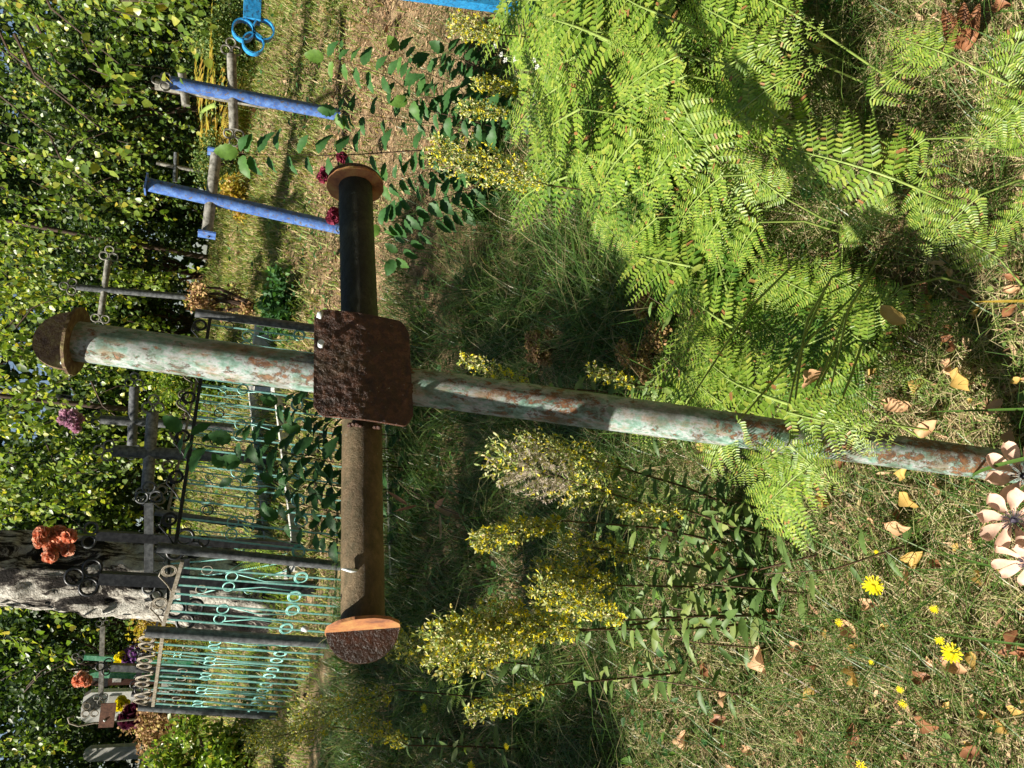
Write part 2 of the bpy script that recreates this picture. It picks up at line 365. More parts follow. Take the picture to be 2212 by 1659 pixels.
MRED = leaf_mat('crimson_petals', [(0.0, (0.16, 0.015, 0.04)), (1.0, (0.48, 0.09, 0.16))], .3, .6, .2)
MPURP = leaf_mat('purple_petals', [(0.0, (0.12, 0.03, 0.20)), (1.0, (0.42, 0.22, 0.50))], .3, .6, .2)
MMAROON = leaf_mat('maroon_petals', [(0.0, (0.05, 0.008, 0.02)), (1.0, (0.14, 0.02, 0.06))], .2, .6, .2)
MWHITE = leaf_mat('small_white_petals', [(0.0, (0.7, 0.7, 0.7)), (1.0, (0.8, 0.8, 0.8))], .3, .6, .2)
MDRY = leaf_mat('dried_brown_plant', [(0.0, (0.30, 0.16, 0.08)), (0.6, (0.50, 0.32, 0.16)), (1.0, (0.40, 0.36, 0.08))], .2, .7, .2)
def m_ground():
    m = Mat('soil_and_needles'); v = m.coord()
    c = m.ramp(m.noise(5, v, 9, .7), [(0.35, (0.06, 0.042, 0.022)), (0.48, (0.20, 0.14, 0.08)), (0.60, (0.38, 0.27, 0.16)), (0.75, (0.46, 0.33, 0.20))])
    c = m.mix(m.ramp(m.noise(1.3, v, 5), [(0.45, 0.0), (0.6, 0.5)]), c, (0.06, 0.08, 0.02))
    m.base(c); m.set(0.95, 0, .15); m.bump(m.noise(40, v, 8, .7), 0.8, 0.03); return m.m
MGROUND = m_ground()

# ---------------------------------------------------------------- setting: ground sheet
def build_ground():
    xs = np.concatenate([np.linspace(-200, -8, 14), np.linspace(-7.9, 7.9, 190), np.linspace(8, 200, 14)])
    ys = np.concatenate([np.linspace(-60, -1, 10), np.linspace(-.9, 13, 240), np.linspace(13.5, 300, 26)])
    X, Y = np.meshgrid(xs, ys); Z = gh(X, Y)
    rr = R_.normal(size=Z.shape)*0.006; Z = Z+np.where((abs(X) < 8) & (Y > -1) & (Y < 13), rr, 0)
    V = np.stack([X, Y, Z], -1).reshape(-1, 3); nx = len(xs)
    i, j = np.meshgrid(np.arange(len(ys)-1), np.arange(nx-1), indexing='ij'); a = (i*nx+j).ravel()
    F = np.stack([a, a+1, a+1+nx, a+nx], 1)
    o = link('ground', mesh_np('ground', V, F), MGROUND); tag(o, kind='structure')
build_ground()
# ---------------------------------------------------------------- the tall iron cross
def build_cross():
    base = XB-xu*0.05
    r = 0.035
    root = empty('iron_cross', base, 'tall rusty pipe cross with peeling turquoise paint and round end discs in the foreground', 'cross')
    def pipe(name, a, b, mat, n=40, seg_=60, seed=0):
        ax = nrm(b-a); s1 = nrm(np.cross(ax, [0.3, 0.2, 0.9] if abs(ax[2]) < .8 else [1, .1, 0])); s2 = np.cross(ax, s1)
        b_ = MB(); vs = []; Lg = np.linalg.norm(b-a)
        for i in range(seg_+1):
            c = seg(a, b, i/seg_)
            for k in range(n):
                q = 2*math.pi*k/n; d = math.cos(q)*s1+math.sin(q)*s2
                e = pnoise(Vector((c+d*r)*18))*0.0009+pnoise(Vector((c+d*r)*70))*0.0004
                vs.append(c+d*(r+e))
        fs = [(i*n+k, i*n+(k+1) % n, (i+1)*n+(k+1) % n, (i+1)*n+k) for i in range(seg_) for k in range(n)]
        fs += [tuple(range(n-1, -1, -1)), tuple(seg_*n+k for k in range(n))]
        b_.add(vs, fs)
        # meshes keep their own frame: z of the part runs along the pipe
        o = b_.build(name, mat, root, True, 50); return o
    cen = XCEN
    pipe('post', base, XT, MP, seg_=110)
    cl = cen-xa*0.02; 
    pipe('left_arm', cen-xa*0.036, XL, MARM_L)
    pipe('right_arm', cen+xa*0.036, XR, MARM_R)
    # centre plate, slightly bent along its middle
    b_ = MB(); hw = 0.106; hh = 0.086; pc = cen+xn*0.057
    out = []
    ch = 0.020
    outline = [(-hw+ch, hh), (hw-ch, hh), (hw-ch*.3, hh-ch*.35), (hw, hh-ch), (hw, -hh+ch*1.6), (hw-ch*.6, -hh+ch*.6), (hw-ch*1.6, -hh), (-hw+ch, -hh), (-hw+ch*.3, -hh+ch*.3), (-hw, -hh+ch), (-hw, hh-ch), (-hw+ch*.3, hh-ch*.3)]
    nu, nv = 72, 60
    def inside(u, v):
        # squeeze grid into the chamfered outline
        lim = hw
        top = hh-ch; 
        if v > top: lim = hw-ch*((v-top)/ch)**2*1.0
        if v < -top: lim = hw-ch*1.2*((-v-top)/ch)**2
        return u/hw*lim
    fr = []; bk = []
    for j in range(nv+1):
        v = -hh+2*hh*j/nv
        for i in range(nu+1):
            u = inside(-hw+2*hw*i/nu, v)
            back = -(0.12 if v < 0 else 0.11)*(math.sqrt(v*v+.02**2)-.02)
            p = pc+xa*u+xu*v+xn*back
            e = 0.0011*pnoise(Vector((u*70, v*70, 1)))+0.0008*pnoise(Vector((u*190, v*190, 4)))
            edge = (i in (0, nu) or j in (0, nv))
            fr.append(p+xn*(0.003+(0 if edge else e))); bk.append(p-xn*0.003)
    n1 = nu+1; fs = []
    for j in range(nv):
        for i in range(nu):
            a = j*n1+i; fs.append((a, a+1, a+1+n1, a+n1)); k = len(fr)
            fs.append((k+a+n1, k+a+1+n1, k+a+1, k+a))
    K = len(fr)
    rim = [i for i in range(n1)]+[j*n1+nu for j in range(1, nv+1)]+[nv*n1+i for i in range(nu-1, -1, -1)]+[j*n1 for j in range(nv-1, 0, -1)]
    for q in range(len(rim)):
        a, b2 = rim[q], rim[(q+1) % len(rim)]; fs.append((b2, a, K+a, K+b2))
    b_.add(fr+bk, fs); b_.build('centre_plate', MPL, root, True, 40)
    # bracket block that holds the plate on the pipes
    b_ = MB(); b_.box(cen+xn*0.042, xa*0.05, xu*0.014, xn*0.009); b_.build('plate_bracket', MPL, root)
    # discs and half-round fins at the three ends
    def disc(c, ax, R=0.059, th=0.005):
        d = MB(); s1 = nrm(np.cross(ax, xn)); s2 = np.cross(ax, s1); n = 48
        top = [c+ax*th*.5+R*(math.cos(2*math.pi*k/n)*s1+math.sin(2*math.pi*k/n)*s2)*(1+0.012*math.sin(k*1.7)) for k in range(n)]
        d.prism([p-ax*th for p in top], ax*th)
        return d
    for (c, ax, nm) in ((XT, xu, 't'), (XL, -xa, 'l'), (XR, xa, 'r')):
        d = disc(c+ax*.010 if nm == 'l' else c, nrm(ax+xn*.16) if nm == 'l' else ax); o = d.build('end_disc', MDISC if nm != 't' else MFIN, root)
        f = MB(); side = nrm(np.cross(ax, xn)); n = 28; Rf = 0.058 if nm != 't' else 0.056
        ht = 0.062 if nm == 't' else 0.058
        # half disc with a little pitting
        pts = [c+ax*0.0025-side*Rf]+[c+ax*(0.004+ht*math.sin(math.pi*k/n)**.9)-side*Rf*math.cos(math.pi*k/n) for k in range(1, n)]+[c+ax*0.0025+side*Rf]
        f.prism([p-xn*0.003 for p in pts], xn*0.006)
        f.build('end_fin', MFIN if nm == 't' else MPL, root)
        wd = MB()
        for k in range(3 if nm == 'l' else 2): wd.lump(c+ax*0.004+side*(-0.045+0.062*k+(.01 if k else 0))+xn*0.005, 0.0055, k+5, sq=(1, 1, 1.2))
        wd.build('weld_bead', MWELD, root, True)
    wd = MB()
    wd.lump(cen+xa*0.10+xn*0.034+xu*0.006, 0.005, 2, sq=(.6, 1, 1)); wd.lump(cen+xa*0.104+xn*0.034-xu*0.012, 0.005, 3, sq=(.6, 1, 2))
    wd.build('weld_bead', MWELD, root, True)
    wd = MB()
    for sg in (-1, 1):
        for k in range(9): wd.lump(cen+xa*sg*(hw+.001)+xn*(.030+.006*math.cos(k))+xu*(-.026+.0062*k), .0045, k+30*sg, 6, 4)
    for k in range(9): wd.lump(cen-xu*(hh+.001)+xn*.031+xa*(-.026+.0062*k), .0042, k+70, 6, 4)
    wd.build('weld_seam', MPL, root, True)
    wd = MB(); p0 = pc+xu*(hh-0.012)+xa*0.028; wd.tube([p0, p0+xn*0.012], 0.0055, 12); wd.build('bolt', MWELD, root, True, 40)
    wd = MB(); p0 = pc+xu*(hh-0.010)+xa*0.088; wd.lump(p0+xn*0.004, 0.007, 9, sq=(1.2, .6, .8)); wd.build('paint_drip', MWELD, root, True)
    wd = MB()
    p0 = XL+xa*0.075+xn*0.033+xu*0.008; wd.tube([p0, p0+xn*0.004+xu*.012-xa*.002, p0+xu*.026+xn*.002], [0.002, 0.0035, 0.0015], 6); wd.build('paint_drip', MWELD, root, True)
build_cross()
# ---------------------------------------------------------------- other crosses
def cross(name, label, top, base, bl, br, wpx, pm, bm, finial='rings', Y=None, group=None, rr=1.0, barw=1.0, sq=False, tops=True, dYb=0.0):
    g = G(*base) if Y is None else AY(base[0], base[1], Y)
    Y = g[1]; T = AY(top[0], top[1], Y); L = AY(bl[0], bl[1], Y-dYb) if bl else None; Rr = AY(br[0], br[1], Y+dYb) if br else None
    dep = (seg(g, T, .5)-EYE)@fwd; r = wpx/2/FOC*dep
    root = empty(name, g, label, 'cross', group)
    u = nrm(T-g); b = MB()
    if sq: b.beam(g-u*0.1, T, 2*r, 2*r)
    else: b.tube([seg(g-u*0.1, T, k/8) for k in range(9)], r, 20)
    b.build('post', pm, root, not sq, 50)
    n = np.array([0.25, -1, 0])*1.0; n = nrm(n-u*np.dot(n, u))
    ends = [(T, u)] if tops else []
    if bl:
        a = nrm(Rr-L); b = MB()
        if sq: b.beam(L+n*r*.05, Rr+n*r*.05, 2*r*barw*.93, 2*r*barw*.93)
        else: b.tube([seg(L, Rr, k/6) for k in range(7)], r*barw, 18)
        b.build('crossbar', bm, root, not sq, 50)
        ends += [(L, -a), (Rr, a)]
    for (c, ax) in ends:
        s_ = nrm(np.cross(ax, n)); q = r*rr
        if finial == 'rings':
            for off, sd in ((0.9, -1), (0.9, 1), (2.5, 0)):
                b = MB(); b.ring(c+ax*q*off*1.0+s_*sd*q*1.05, ax, s_, q*0.92, q*0.2, 18, 6)
                b.build('finial_ring', bm if finial != 'x' else pm, root, True)
        elif finial == 'cap':
            b = MB(); b.box(c+ax*0.006, ax*0.006, s_*r*1.25, n*r*1.25); b.build('end_plate', pm, root)
            b = MB(); b.lump(c+ax*0.016-s_*r*.3, r*.22, 3); b.build('rivet', MIRON, root, True)
    return root
c1 = cross('painted_cross', 'blue pipe cross with grey arms and small ring tips, the right one', (368, 178), (733, 248), (505, 280), (500, 118), 27, MBLUE, MSILV, 'rings', rr=.75, barw=.72, dYb=-.0)
c2 = cross('painted_cross', 'blue painted pipe cross with grey arms and square blue end plates', (318, 398), (735, 493), (447, 505), (467, 332), 28, MBLUE, MSILV, 'cap', barw=.8)
cross('iron_cross', 'thin black iron cross with ring tips standing at the edge of the mown lawn', (165, 620), (524, 652), (218, 680), (234, 562), 14, MGREY, MSILV, 'rings', rr=1.25, barw=.9)
cross('iron_cross', 'small pale rusty cross in the shade between the two blue crosses', (338, 352), (462, 376), (378, 393), (381, 330), 9, MSILV, MGREY, 'none', Y=10.5, barw=1.1)
cross('iron_cross', 'grey weathered cross hidden behind the rightmost blue cross', (335, 182), (560, 222), (402, 228), (392, 150), 22, MSILV, MSILV, 'none', Y=8.2, rr=.9, barw=.8)
c3 = cross('iron_cross', 'silver grey cross with mottled arms and ring tips inside the scroll fence', (245, 974), (600, 992), (318, 1055), (330, 890), 25, MGREY, MSILV, 'rings', Y=7.3, rr=.85, barw=.95)
c4 = cross('iron_cross', 'dark grey cross under the pink flower bunch, right of the silver one', (218, 906), (590, 930), (285, 962), (290, 835), 19, MGREY, MGREY, 'rings', Y=8.6, rr=.9, barw=1.0)
c5 = cross('iron_cross', 'black square tube cross carrying the coral flowers in front of the birch', (208, 1156), (640, 1180), (322, 1238), (322, 1085), 19, MIRON, MGREY, 'rings', Y=6.0, rr=1.35, sq=True, barw=1.0)
c6 = cross('iron_cross', 'black square post with trefoil ring top standing against the birch trunk', (215, 1248), (650, 1268), (400, 1298), (400, 1205), 24, MIRON, MIRON, 'rings', Y=5.6, rr=1.5, sq=True, barw=.8)
cross('green_cross', 'pale green cross with long grey-green arms at the far left', (182, 1419), (420, 1432), (218, 1500), (222, 1352), 10, MGREEN, MSILV, 'rings', Y=9.2, rr=1.3, sq=True, barw=1.0)
cross('green_cross', 'bright green post cross beside the brown gravestone at the far left', (192, 1455), (420, 1463), (228, 1482), (228, 1428), 12, MGREEN, MIRON, 'none', Y=9.8, rr=1.3, sq=True, barw=.8)
cross('iron_cross', 'dark grey post with ring top behind the left fence panel', (240, 1441), (420, 1448), (300, 1470), (300, 1418), 14, MGREY, MIRON, 'rings', Y=8.6, rr=1.2, sq=True, barw=.8)

# sky-blue cross at the right edge: only the left arm with its three rings is in view
def blue_arm():
    Yb = 3.4; a = AY(544, 46, Yb); b_ = AY(552, -230, Yb); g = gp(AY(1060, -34, Yb)[0]+.0, Yb); pm = AY(545, -75, Yb)
    root = empty('painted_cross', g, 'sky blue square tube cross arm with three rings at the right edge', 'cross')
    top = g+(pm-g)*1.5
    m = MB(); m.beam(g-np.array([0, 0, .1]), top, .075, .075); m.build('post', MBLUE2, root)
    m = MB(); m.beam(a, b_, .068, .068); m.build('crossbar', MBLUE2, root)
    for (px, py) in ((525, 66), (569, 66), (547, 95)):
        c = AY(px, py, Yb-.0); m = MB()
        # flat strip bent into a ring
        n = 28; Ro = .045; Ri = .039; vs = []; fs = []
        e1 = np.array([1., 0, 0]); e2 = np.array([0, 0, 1.]); e3 = np.array([0, 1., 0])
        for k in range(n):
            q = 2*math.pi*k/n; d = math.cos(q)*e1+math.sin(q)*e2
            vs += [c+d*Ro-e3*.02, c+d*Ro+e3*.02, c+d*Ri+e3*.02, c+d*Ri-e3*.02]
        for k in range(n):
            i = 4*k; j = 4*((k+1) % n)
            for t in range(4): fs.append((i+t, i+(t+1) % 4, j+(t+1) % 4, j+t))
        m.add(vs, fs); m.build('finial_ring', MBLUE2, root, True, 40)
blue_arm()
# ---------------------------------------------------------------- scroll fences
def fence_run(name, label, A0, A1, B0, B1, nb, rail_m, posts=(True, True), top='circles', pw=.055, postm=None, barr=.0052, seed=0, lowfrac=.06):
    """A0/A1: foot and rail height point at one end, B0/B1 at the other"""
    postm = postm or MGREY
    rr = random.Random(seed)
    root = empty(name, A0, label, 'fence', 'scroll fence runs')
    t = nrm(B1-A1); Lr = np.linalg.norm(B1-A1)
    for fl, f, tp in ((posts[0], A0, A1), (posts[1], B0, B1)):
        if fl:
            u = nrm(tp-f); m = MB(); m.tube([f-u*.05, tp+u*.10], pw/2, 16); m.build('post', postm, root, True, 50)
    m = MB(); m.beam(A1, B1, .022, .022); m.build('rail', rail_m, root)
    lo0 = seg(A0, A1, lowfrac); lo1 = seg(B0, B1, lowfrac)
    m = MB(); m.beam(lo0, lo1, .022, .022); m.build('rail', rail_m, root)
    P = lambda s, h: seg(seg(A0, B0, s), seg(A1, B1, s), lowfrac+(1-lowfrac)*h)
    for k in range(nb):
        s = (k+.7)/(nb+.4); m = MB()
        a = P(s, 0); b = P(s+rr.uniform(-.002, .002), 1)
        m.beam(a, b, barr*2.0, barr*2.0); m.build('bar', MTURQ, root)
    u = nrm(A1-A0)
    # lyres of bent rod: two rings high, two larger low, joined by crossing legs
    ng = max(1, int(nb/2.4))
    for k in range(ng):
        s = (k+.5)/ng; w_ = Lr/ng*.5
        for sd in (-1, 1):
            R1 = min(.034, w_*.32); R2 = min(.045, w_*.40)
            c1_ = P(s, .72)+t*sd*(R1+.005); c2_ = P(s, .34)+t*sd*(w_*.62)
            m = MB(); m.ring(c1_, t, u, R1, .005, 20, 5); m.ring(c2_, t, u, R2, .005, 18, 5, 1.8, R2*.7)
            m.tube([c1_+u*-R1*.6+t*sd*R1*.6, seg(P(s, .62), c2_, .3), c2_+u*R2*.5-t*sd*R2*.9], .0036, 5)
            m.build('scroll', MTURQ, root, True)
            if k % 2 == 0:
                m = MB(); m.ring(P(s, .86)+t*sd*(w_*.6), t, u, R1*.9, .004, 18, 5); m.build('scroll', rail_m, root, True)
    if top == 'circles':
        nk = max(2, int(Lr/.24))
        for k in range(nk):
            s = (k+.5)/nk; c = P(s, 1)+u*.055
            m = MB(); m.ring(c-t*.045, t, u, .045, .005, 22, 5, 2.3, .028); m.build('top_scroll', rail_m, root, True)
            m = MB(); m.tube([c-t*.045+u*.045, c+u*.05, c+t*.06+u*-.01, c+t*.11-u*.045], .005, 5); m.build('top_scroll', rail_m, root, True)
    else:
        nk = max(2, int(Lr/.34))
        for k in range(nk):
            s = (k+.5)/nk; hl = Lr/nk*.5
            for sd in (-1, 1):
                c = P(s, 1)+u*.085+t*sd*hl*.28
                m = MB(); m.ring(c, t, u, .05, .0055, 22, 5, 1.9, .032)
                e = P(s, 1)+t*sd*hl*.98+u*.012
                m.tube([c+u*.045+t*sd*.02, c+t*sd*hl*.3+u*.02, seg(c, e, .8), e+u*.03], .0055, 5)
                m.build('top_scroll', rail_m, root, True)
    return root
f1b = AY(806, 727, 5.6); f1b[2] = gh(f1b[0], 5.6); f1t = AY(455, 680, 5.6)
f2b = AY(800, 1229, 4.9); f2t = AY(378, 1186, 4.9)
fence_run('scroll_fence', 'turquoise barred fence run with dark top rail, directly behind the tall rusty cross', f1b, f1t, f2b, f2t, 14, MIRON, (True, True), 'circles', .062, seed=1)
g1b = AY(798, 1243, 4.88); g1t = AY(394, 1212, 4.88); g2b = AY(765, 1384, 5.05); g2t = AY(353, 1350, 5.05)
fence_run('scroll_gate', 'narrow turquoise gate panel with beige rail in front of the birch', g1b, g1t, g2b, g2t, 7, MBEIGE, (False, False), 'circles', seed=2)
h1b = AY(768, 1392, 5.08); h1t = AY(352, 1366, 5.08); h2b = AY(668, 1550, 6.1); h2t = AY(330, 1527, 6.1)
fence_run('scroll_fence', 'leftmost turquoise fence run with beige top rail, ending at the bushes', h1b, h1t, h2b, h2t, 12, MBEIGE, (True, True), 'scrolls', .07, seed=3)
k1b = AY(640, 800, 8.2); k1t = AY(435, 775, 8.2); k2b = AY(640, 1150, 6.9); k2t = AY(362, 1110, 6.9)
fence_run('scroll_fence', 'far fence run with light beige rail and paired scrolls on top, across the enclosure', k1b, k1t, k2b, k2t, 18, MBEIGE, (False, True), 'scrolls', .06, seed=4)
l1b = AY(640, 1155, 6.9); l1t = AY(368, 1115, 6.9); l2b = AY(640, 1240, 5.9); l2t = AY(362, 1330, 6.3)
fence_run('scroll_fence', 'dark side run of the enclosure fence with scrolls in front of the birch foot', l1b, l1t, l2b, l2t, 5, MIRON, (False, False), 'scrolls', .05, seed=5)
m1b = AY(560, 1330, 7.6); m1t = AY(350, 1300, 7.6); m2b = AY(520, 1520, 9.0); m2t = AY(305, 1500, 9.0)
fence_run('scroll_fence', 'black scroll fence in the shade behind the leftmost turquoise run', m1b, m1t, m2b, m2t, 9, MIRON, (False, True), 'circles', .07, seed=6)

# ---------------------------------------------------------------- grave slabs, kerbs, headstones
def slab(name, label, cat, quad, h, mat):
    """quad of picture points on the ground, raised by h"""
    P4 = [G(*q) for q in quad]; root_p = P4[0]
    m = MB(); lo = [p-np.array([0, 0, .08]) for p in P4]
    m.prism(lo, np.array([0, 0, .08+h]))
    o = m.build(name, mat, empty_for(name, label, cat, root_p)); return o
def empty_for(name, label, cat, loc): return empty(name, loc, label, cat)
r_ = empty('grave_kerb', G(600, 1000), 'white concrete grave surround inside the scroll fence, behind the turquoise bars', 'grave kerb')
kp = [AY(585, 845, 8.0), AY(640, 850, 7.0), AY(655, 1225, 5.9), AY(590, 1260, 6.6)]
for a_, b_ in zip(kp, kp[1:]+kp[:1]):
    a_ = gp(a_[0], a_[1]); b_ = gp(b_[0], b_[1])
    m = MB(); m.beam(a_+np.array([0, 0, .04]), b_+np.array([0, 0, .04]), .08, .06, side=np.array([0, 0, 1.])); m.build('kerb_side', MCONC, r_)
q_ = AY(588, 725, 7.6); q_ = gp(q_[0], 7.6)
r_ = empty('concrete_post', q_, 'short white concrete marker block on the lawn behind the first fence post', 'concrete block')
m = MB(); m.box(q_+np.array([0, 0, .05]), (.11, 0, 0), (0, .06, 0), (0, 0, .12)); m.build('block', MCONC, r_)
m = MB(); m.box(q_+np.array([0, 0, .175]), (.10, 0, 0), (0, .05, 0), (0, 0, .006)); m.build('cap', MSTONE, r_)
def headstone(label, x0, x1, y0, y1, Y, mat, portrait=None, arch=True):
    a = AY(x1, y1, Y); b = AY(x1, y0, Y); c = AY(x0, (y0+y1)/2, Y)
    w_ = abs(b[0]-a[0]); cx = (a[0]+b[0])/2; zt = c[2]; zb = float(gh(cx, Y))-.05
    root = empty('gravestone', (cx, Y, zb), label, 'gravestone')
    out = [np.array([cx-w_/2, Y, zb]), np.array([cx+w_/2, Y, zb]), np.array([cx+w_/2, Y, zt-.08]), np.array([cx+w_/2-.05, Y, zt-.01]), np.array([cx, Y, zt]), np.array([cx-w_/2+.05, Y, zt-.01]), np.array([cx-w_/2, Y, zt-.08])]
    m = MB(); m.prism(out, np.array([0, .1, 0])); m.build('stone', mat, root)
    m = MB(); m.box((cx, Y-.01, zb+.10), (w_/2+.06, 0, 0), (0, .13, 0), (0, 0, .10)); m.build('plinth', MCONC, root)
    if portrait:
        px, py, pr = portrait; p = AY(px, py, Y-.002); m = MB()
        n = 28; m.prism([p+np.array([math.cos(2*math.pi*k/n)*pr*.75, -.004, math.sin(2*math.pi*k/n)*pr]) for k in range(n)], np.array([0, -.012, 0])); m.build('portrait_oval', MDARK, root)
        m = MB(); m.box(AY(px+45, py, Y)+np.array([0, -.006, 0]), (w_*.3, 0, 0), (0, .004, 0), (0, 0, .05)); m.build('inscription_panel', MCONC, root)
    return root
headstone('white marble gravestone with dark oval portrait, left of the bright green cross', 176, 330, 1492, 1556, 9.6, MSTONE, (198, 1522, .10))
headstone('brown granite gravestone with white border behind the bright green post', 186, 330, 1448, 1478, 10.4, MBROWNP, (208, 1464, .05))
headstone('small pale grey gravestone half hidden by leaves at the far left edge', 180, 290, 1612, 1640, 11.4, MCONC, None)
def nameplate():
    Y = 8.4; c = AY(232, 1545, Y); g = gp(c[0], Y)
    root = empty('grave_marker', g, 'rusty brown nameplate on a thin scrolled rod stand in front of the white gravestone', 'grave marker')
    m = MB(); m.box(c, (.125, 0, 0), (0, .006, 0), (0, 0, .07)); m.build('nameplate', MRUSTS, root)
    m = MB(); m.lump(c+np.array([-.05, -.01, .02]), .012, 4); m.build('rivet', MWELD, root, True)
    top = AY(150, 1562, Y)
    m = MB(); m.tube([g, c+np.array([-.08, .012, 0]), c+np.array([-.08, .012, .12]), seg(c, top, .75)+np.array([-.05, 0, 0]), top, top+np.array([.05, 0, .02]), top+np.array([.07, 0, -.03])], .009, 6); m.build('rod', MBEIGE, root, True)
    for dx, dz in ((.02, .20), (.02, .12), (.10, .2)):
        m = MB(); m.ring(c+np.array([dx, .01, dz]), np.array([1., 0, 0]), np.array([0, 0, 1.]), .04, .005, 18, 5, 1.6, .024); m.build('scroll', MBEIGE, root, True)
nameplate()
# wooden plank lying behind the plate
pa = G(850, 905); pb = G(862, 1240)
r_ = empty('plank', pa, 'old grey plank lying in the grass below the left arm of the tall cross', 'plank')
m = MB(); m.beam(pa+np.array([0, 0, .03]), pb+np.array([0, 0, .03]), .05, .045); m.build('board', MGREY if False else MSILV, r_)
# ---------------------------------------------------------------- trees and bushes
def rough_trunk(path, radii, n=40, seg_=70, amp=.10, seed=1):
    path = [np.asarray(p) for p in path]; m = MB(); L = len(path)-1; vs = []
    for i in range(seg_+1):
        t = i/seg_*L; k = min(int(t), L-1); f = t-k; f2 = f
        c = seg(path[k], path[k+1], f2); r = radii[k]*(1-f2)+radii[k+1]*f2
        for j in range(n):
            q = 2*math.pi*j/n
            d = np.array([math.cos(q), math.sin(q), 0])
            e = 1+amp*pnoise(Vector((d[0]*2.2, d[1]*2.2, i/seg_*9+seed)))+amp*.55*pnoise(Vector((d[0]*7, d[1]*7, i/seg_*30+seed)))
            vs.append(c+d*r*e)
    fs = [(i*n+k, i*n+(k+1) % n, (i+1)*n+(k+1) % n, (i+1)*n+k) for i in range(seg_) for k in range(n)]
    fs.append(tuple(seg_*n+k for k in range(n)))
    m.add(vs, fs); return m
CLEAR = [(120, 540, 545, 700, 9.6), (120, 540, 600, 670, 9.8), (290, 470, 150, 290, 6.9), (290, 500, 310, 530, 6.5), (190, 400, 820, 1060, 8.9), (190, 400, 940, 1010, 8.9), (60, 350, 1130, 1290, 7.2), (60, 200, 1090, 1240, 7.2),
         (100, 200, 870, 950, 8.9), (150, 400, 1380, 1660, 10.6), (370, 480, 1080, 1660, 7.0)]
def hides(p):
    """keeps hanging twigs of the trees from growing through the crosses that stand clear of them"""
    v = np.asarray(p)-EYE; d = v@fwd; x = 1106+FOC*(v@CX)/d; y = 829.5-FOC*(v@CY)/d
    if any(a < x < b and c < y < e and p[1] < Ym for a, b, c, e, Ym in CLEAR): return True
    q = np.asarray(p)-SUN*((p[2]-1.15)/SUN[2])       # where its shadow lands: the lawn and the enclosure are sunlit openings
    v = q-EYE; d = v@fwd
    if d > .5:
        x = 1106+FOC*(v@CX)/d; y = 829.5-FOC*(v@CY)/d
        if (470 < x < 1050 and -100 < y < 700) or (430 < x < 780 and 680 < y < 1600): return (int(p[0]*7)+int(p[1]*5)) % 7 > 2
    if p[1] < 6.5:
        q = np.asarray(p)-SUN*((p[1]-6.5)/SUN[1])
        if abs(q[0]+2.35) < .42 and 1 < q[2] < 4: return True
    return False
def strands(tops, lens, lsize, step=.045, sway=.25, seed=0):
    """hanging twigs with leaves: returns leaf arrays and a twig mesh builder"""
    r = np.random.default_rng(seed); Ps = []; Ds = []; Ns = []; Ls = []; tw = MB()
    for T, ln in zip(tops, lens):
        n = max(4, int(ln/step)); az_ = r.uniform(0, 6.28); d = np.array([math.cos(az_)*sway, math.sin(az_)*sway, -1.0])
        p = np.array(T, float); pts = [p.copy()]
        for i in range(n):
            d = d+r.normal(size=3)*0.16; d[2] = min(d[2], -.35); d = d/np.linalg.norm(d)
            p = p+d*step; pts.append(p.copy())
        pts = [q for q in pts[1:]]
        cut = next((i for i, q in enumerate(pts) if hides(q)), len(pts)); pts = pts[:cut]
        if len(pts) < 4: continue
        pts = np.array(pts)
        for rep in range(2):
            off = r.normal(size=pts.shape)*0.028
            Ps.append(pts+off); dd = off*9+np.array([0, 0, -.55])+r.normal(size=pts.shape)*.35
            Ds.append(dd); nn = r.normal(size=pts.shape)*.55+np.array([-.4, -.5, .55]); Ns.append(nn)
            Ls.append(lsize*r.uniform(.65, 1.2, len(pts)))
        if len(pts) > 3: tw.tube([pts[0], pts[len(pts)//3], pts[2*len(pts)//3], pts[-1]], [.004, .003, .002, .001], 3, caps=False)
    P, D, N, L = np.concatenate(Ps), np.concatenate(Ds), np.concatenate(Ns), np.concatenate(Ls)
    return leaves_np(P, D, N, L, np.full(len(P), .82), .12, (.28, .62, 1.0, .72)), tw
def cloud(centres, rad, n_each, lsize, seed, squash=(1, 1, .8), facing=(-.4, -.5, .6), wr=.6):
    r = np.random.default_rng(seed); Ps = []
    for c, q in zip(centres, rad):
        v = r.normal(size=(n_each, 3)); v /= np.linalg.norm(v, axis=1)[:, None]; v *= (r.uniform(0, 1, (n_each, 1))**.45)
        Ps.append(np.asarray(c)+v*q*np.array(squash))
    P = np.concatenate(Ps); n = len(P)
    return leaves_np(P, r.normal(size=(n, 3))+np.array([0, 0, -.3]), r.normal(size=(n, 3))*.8+np.array(facing), lsize*r.uniform(.6, 1.3, n), np.full(n, wr), .15, (.3, .65, 1, .7))
def shift(VF, loc): return VF[0]-np.array(loc), VF[1]
def put(name, VF, mat, root):
    off = np.array(root.location)
    return link(name, mesh_np(name, VF[0]-off, VF[1]), mat, root)

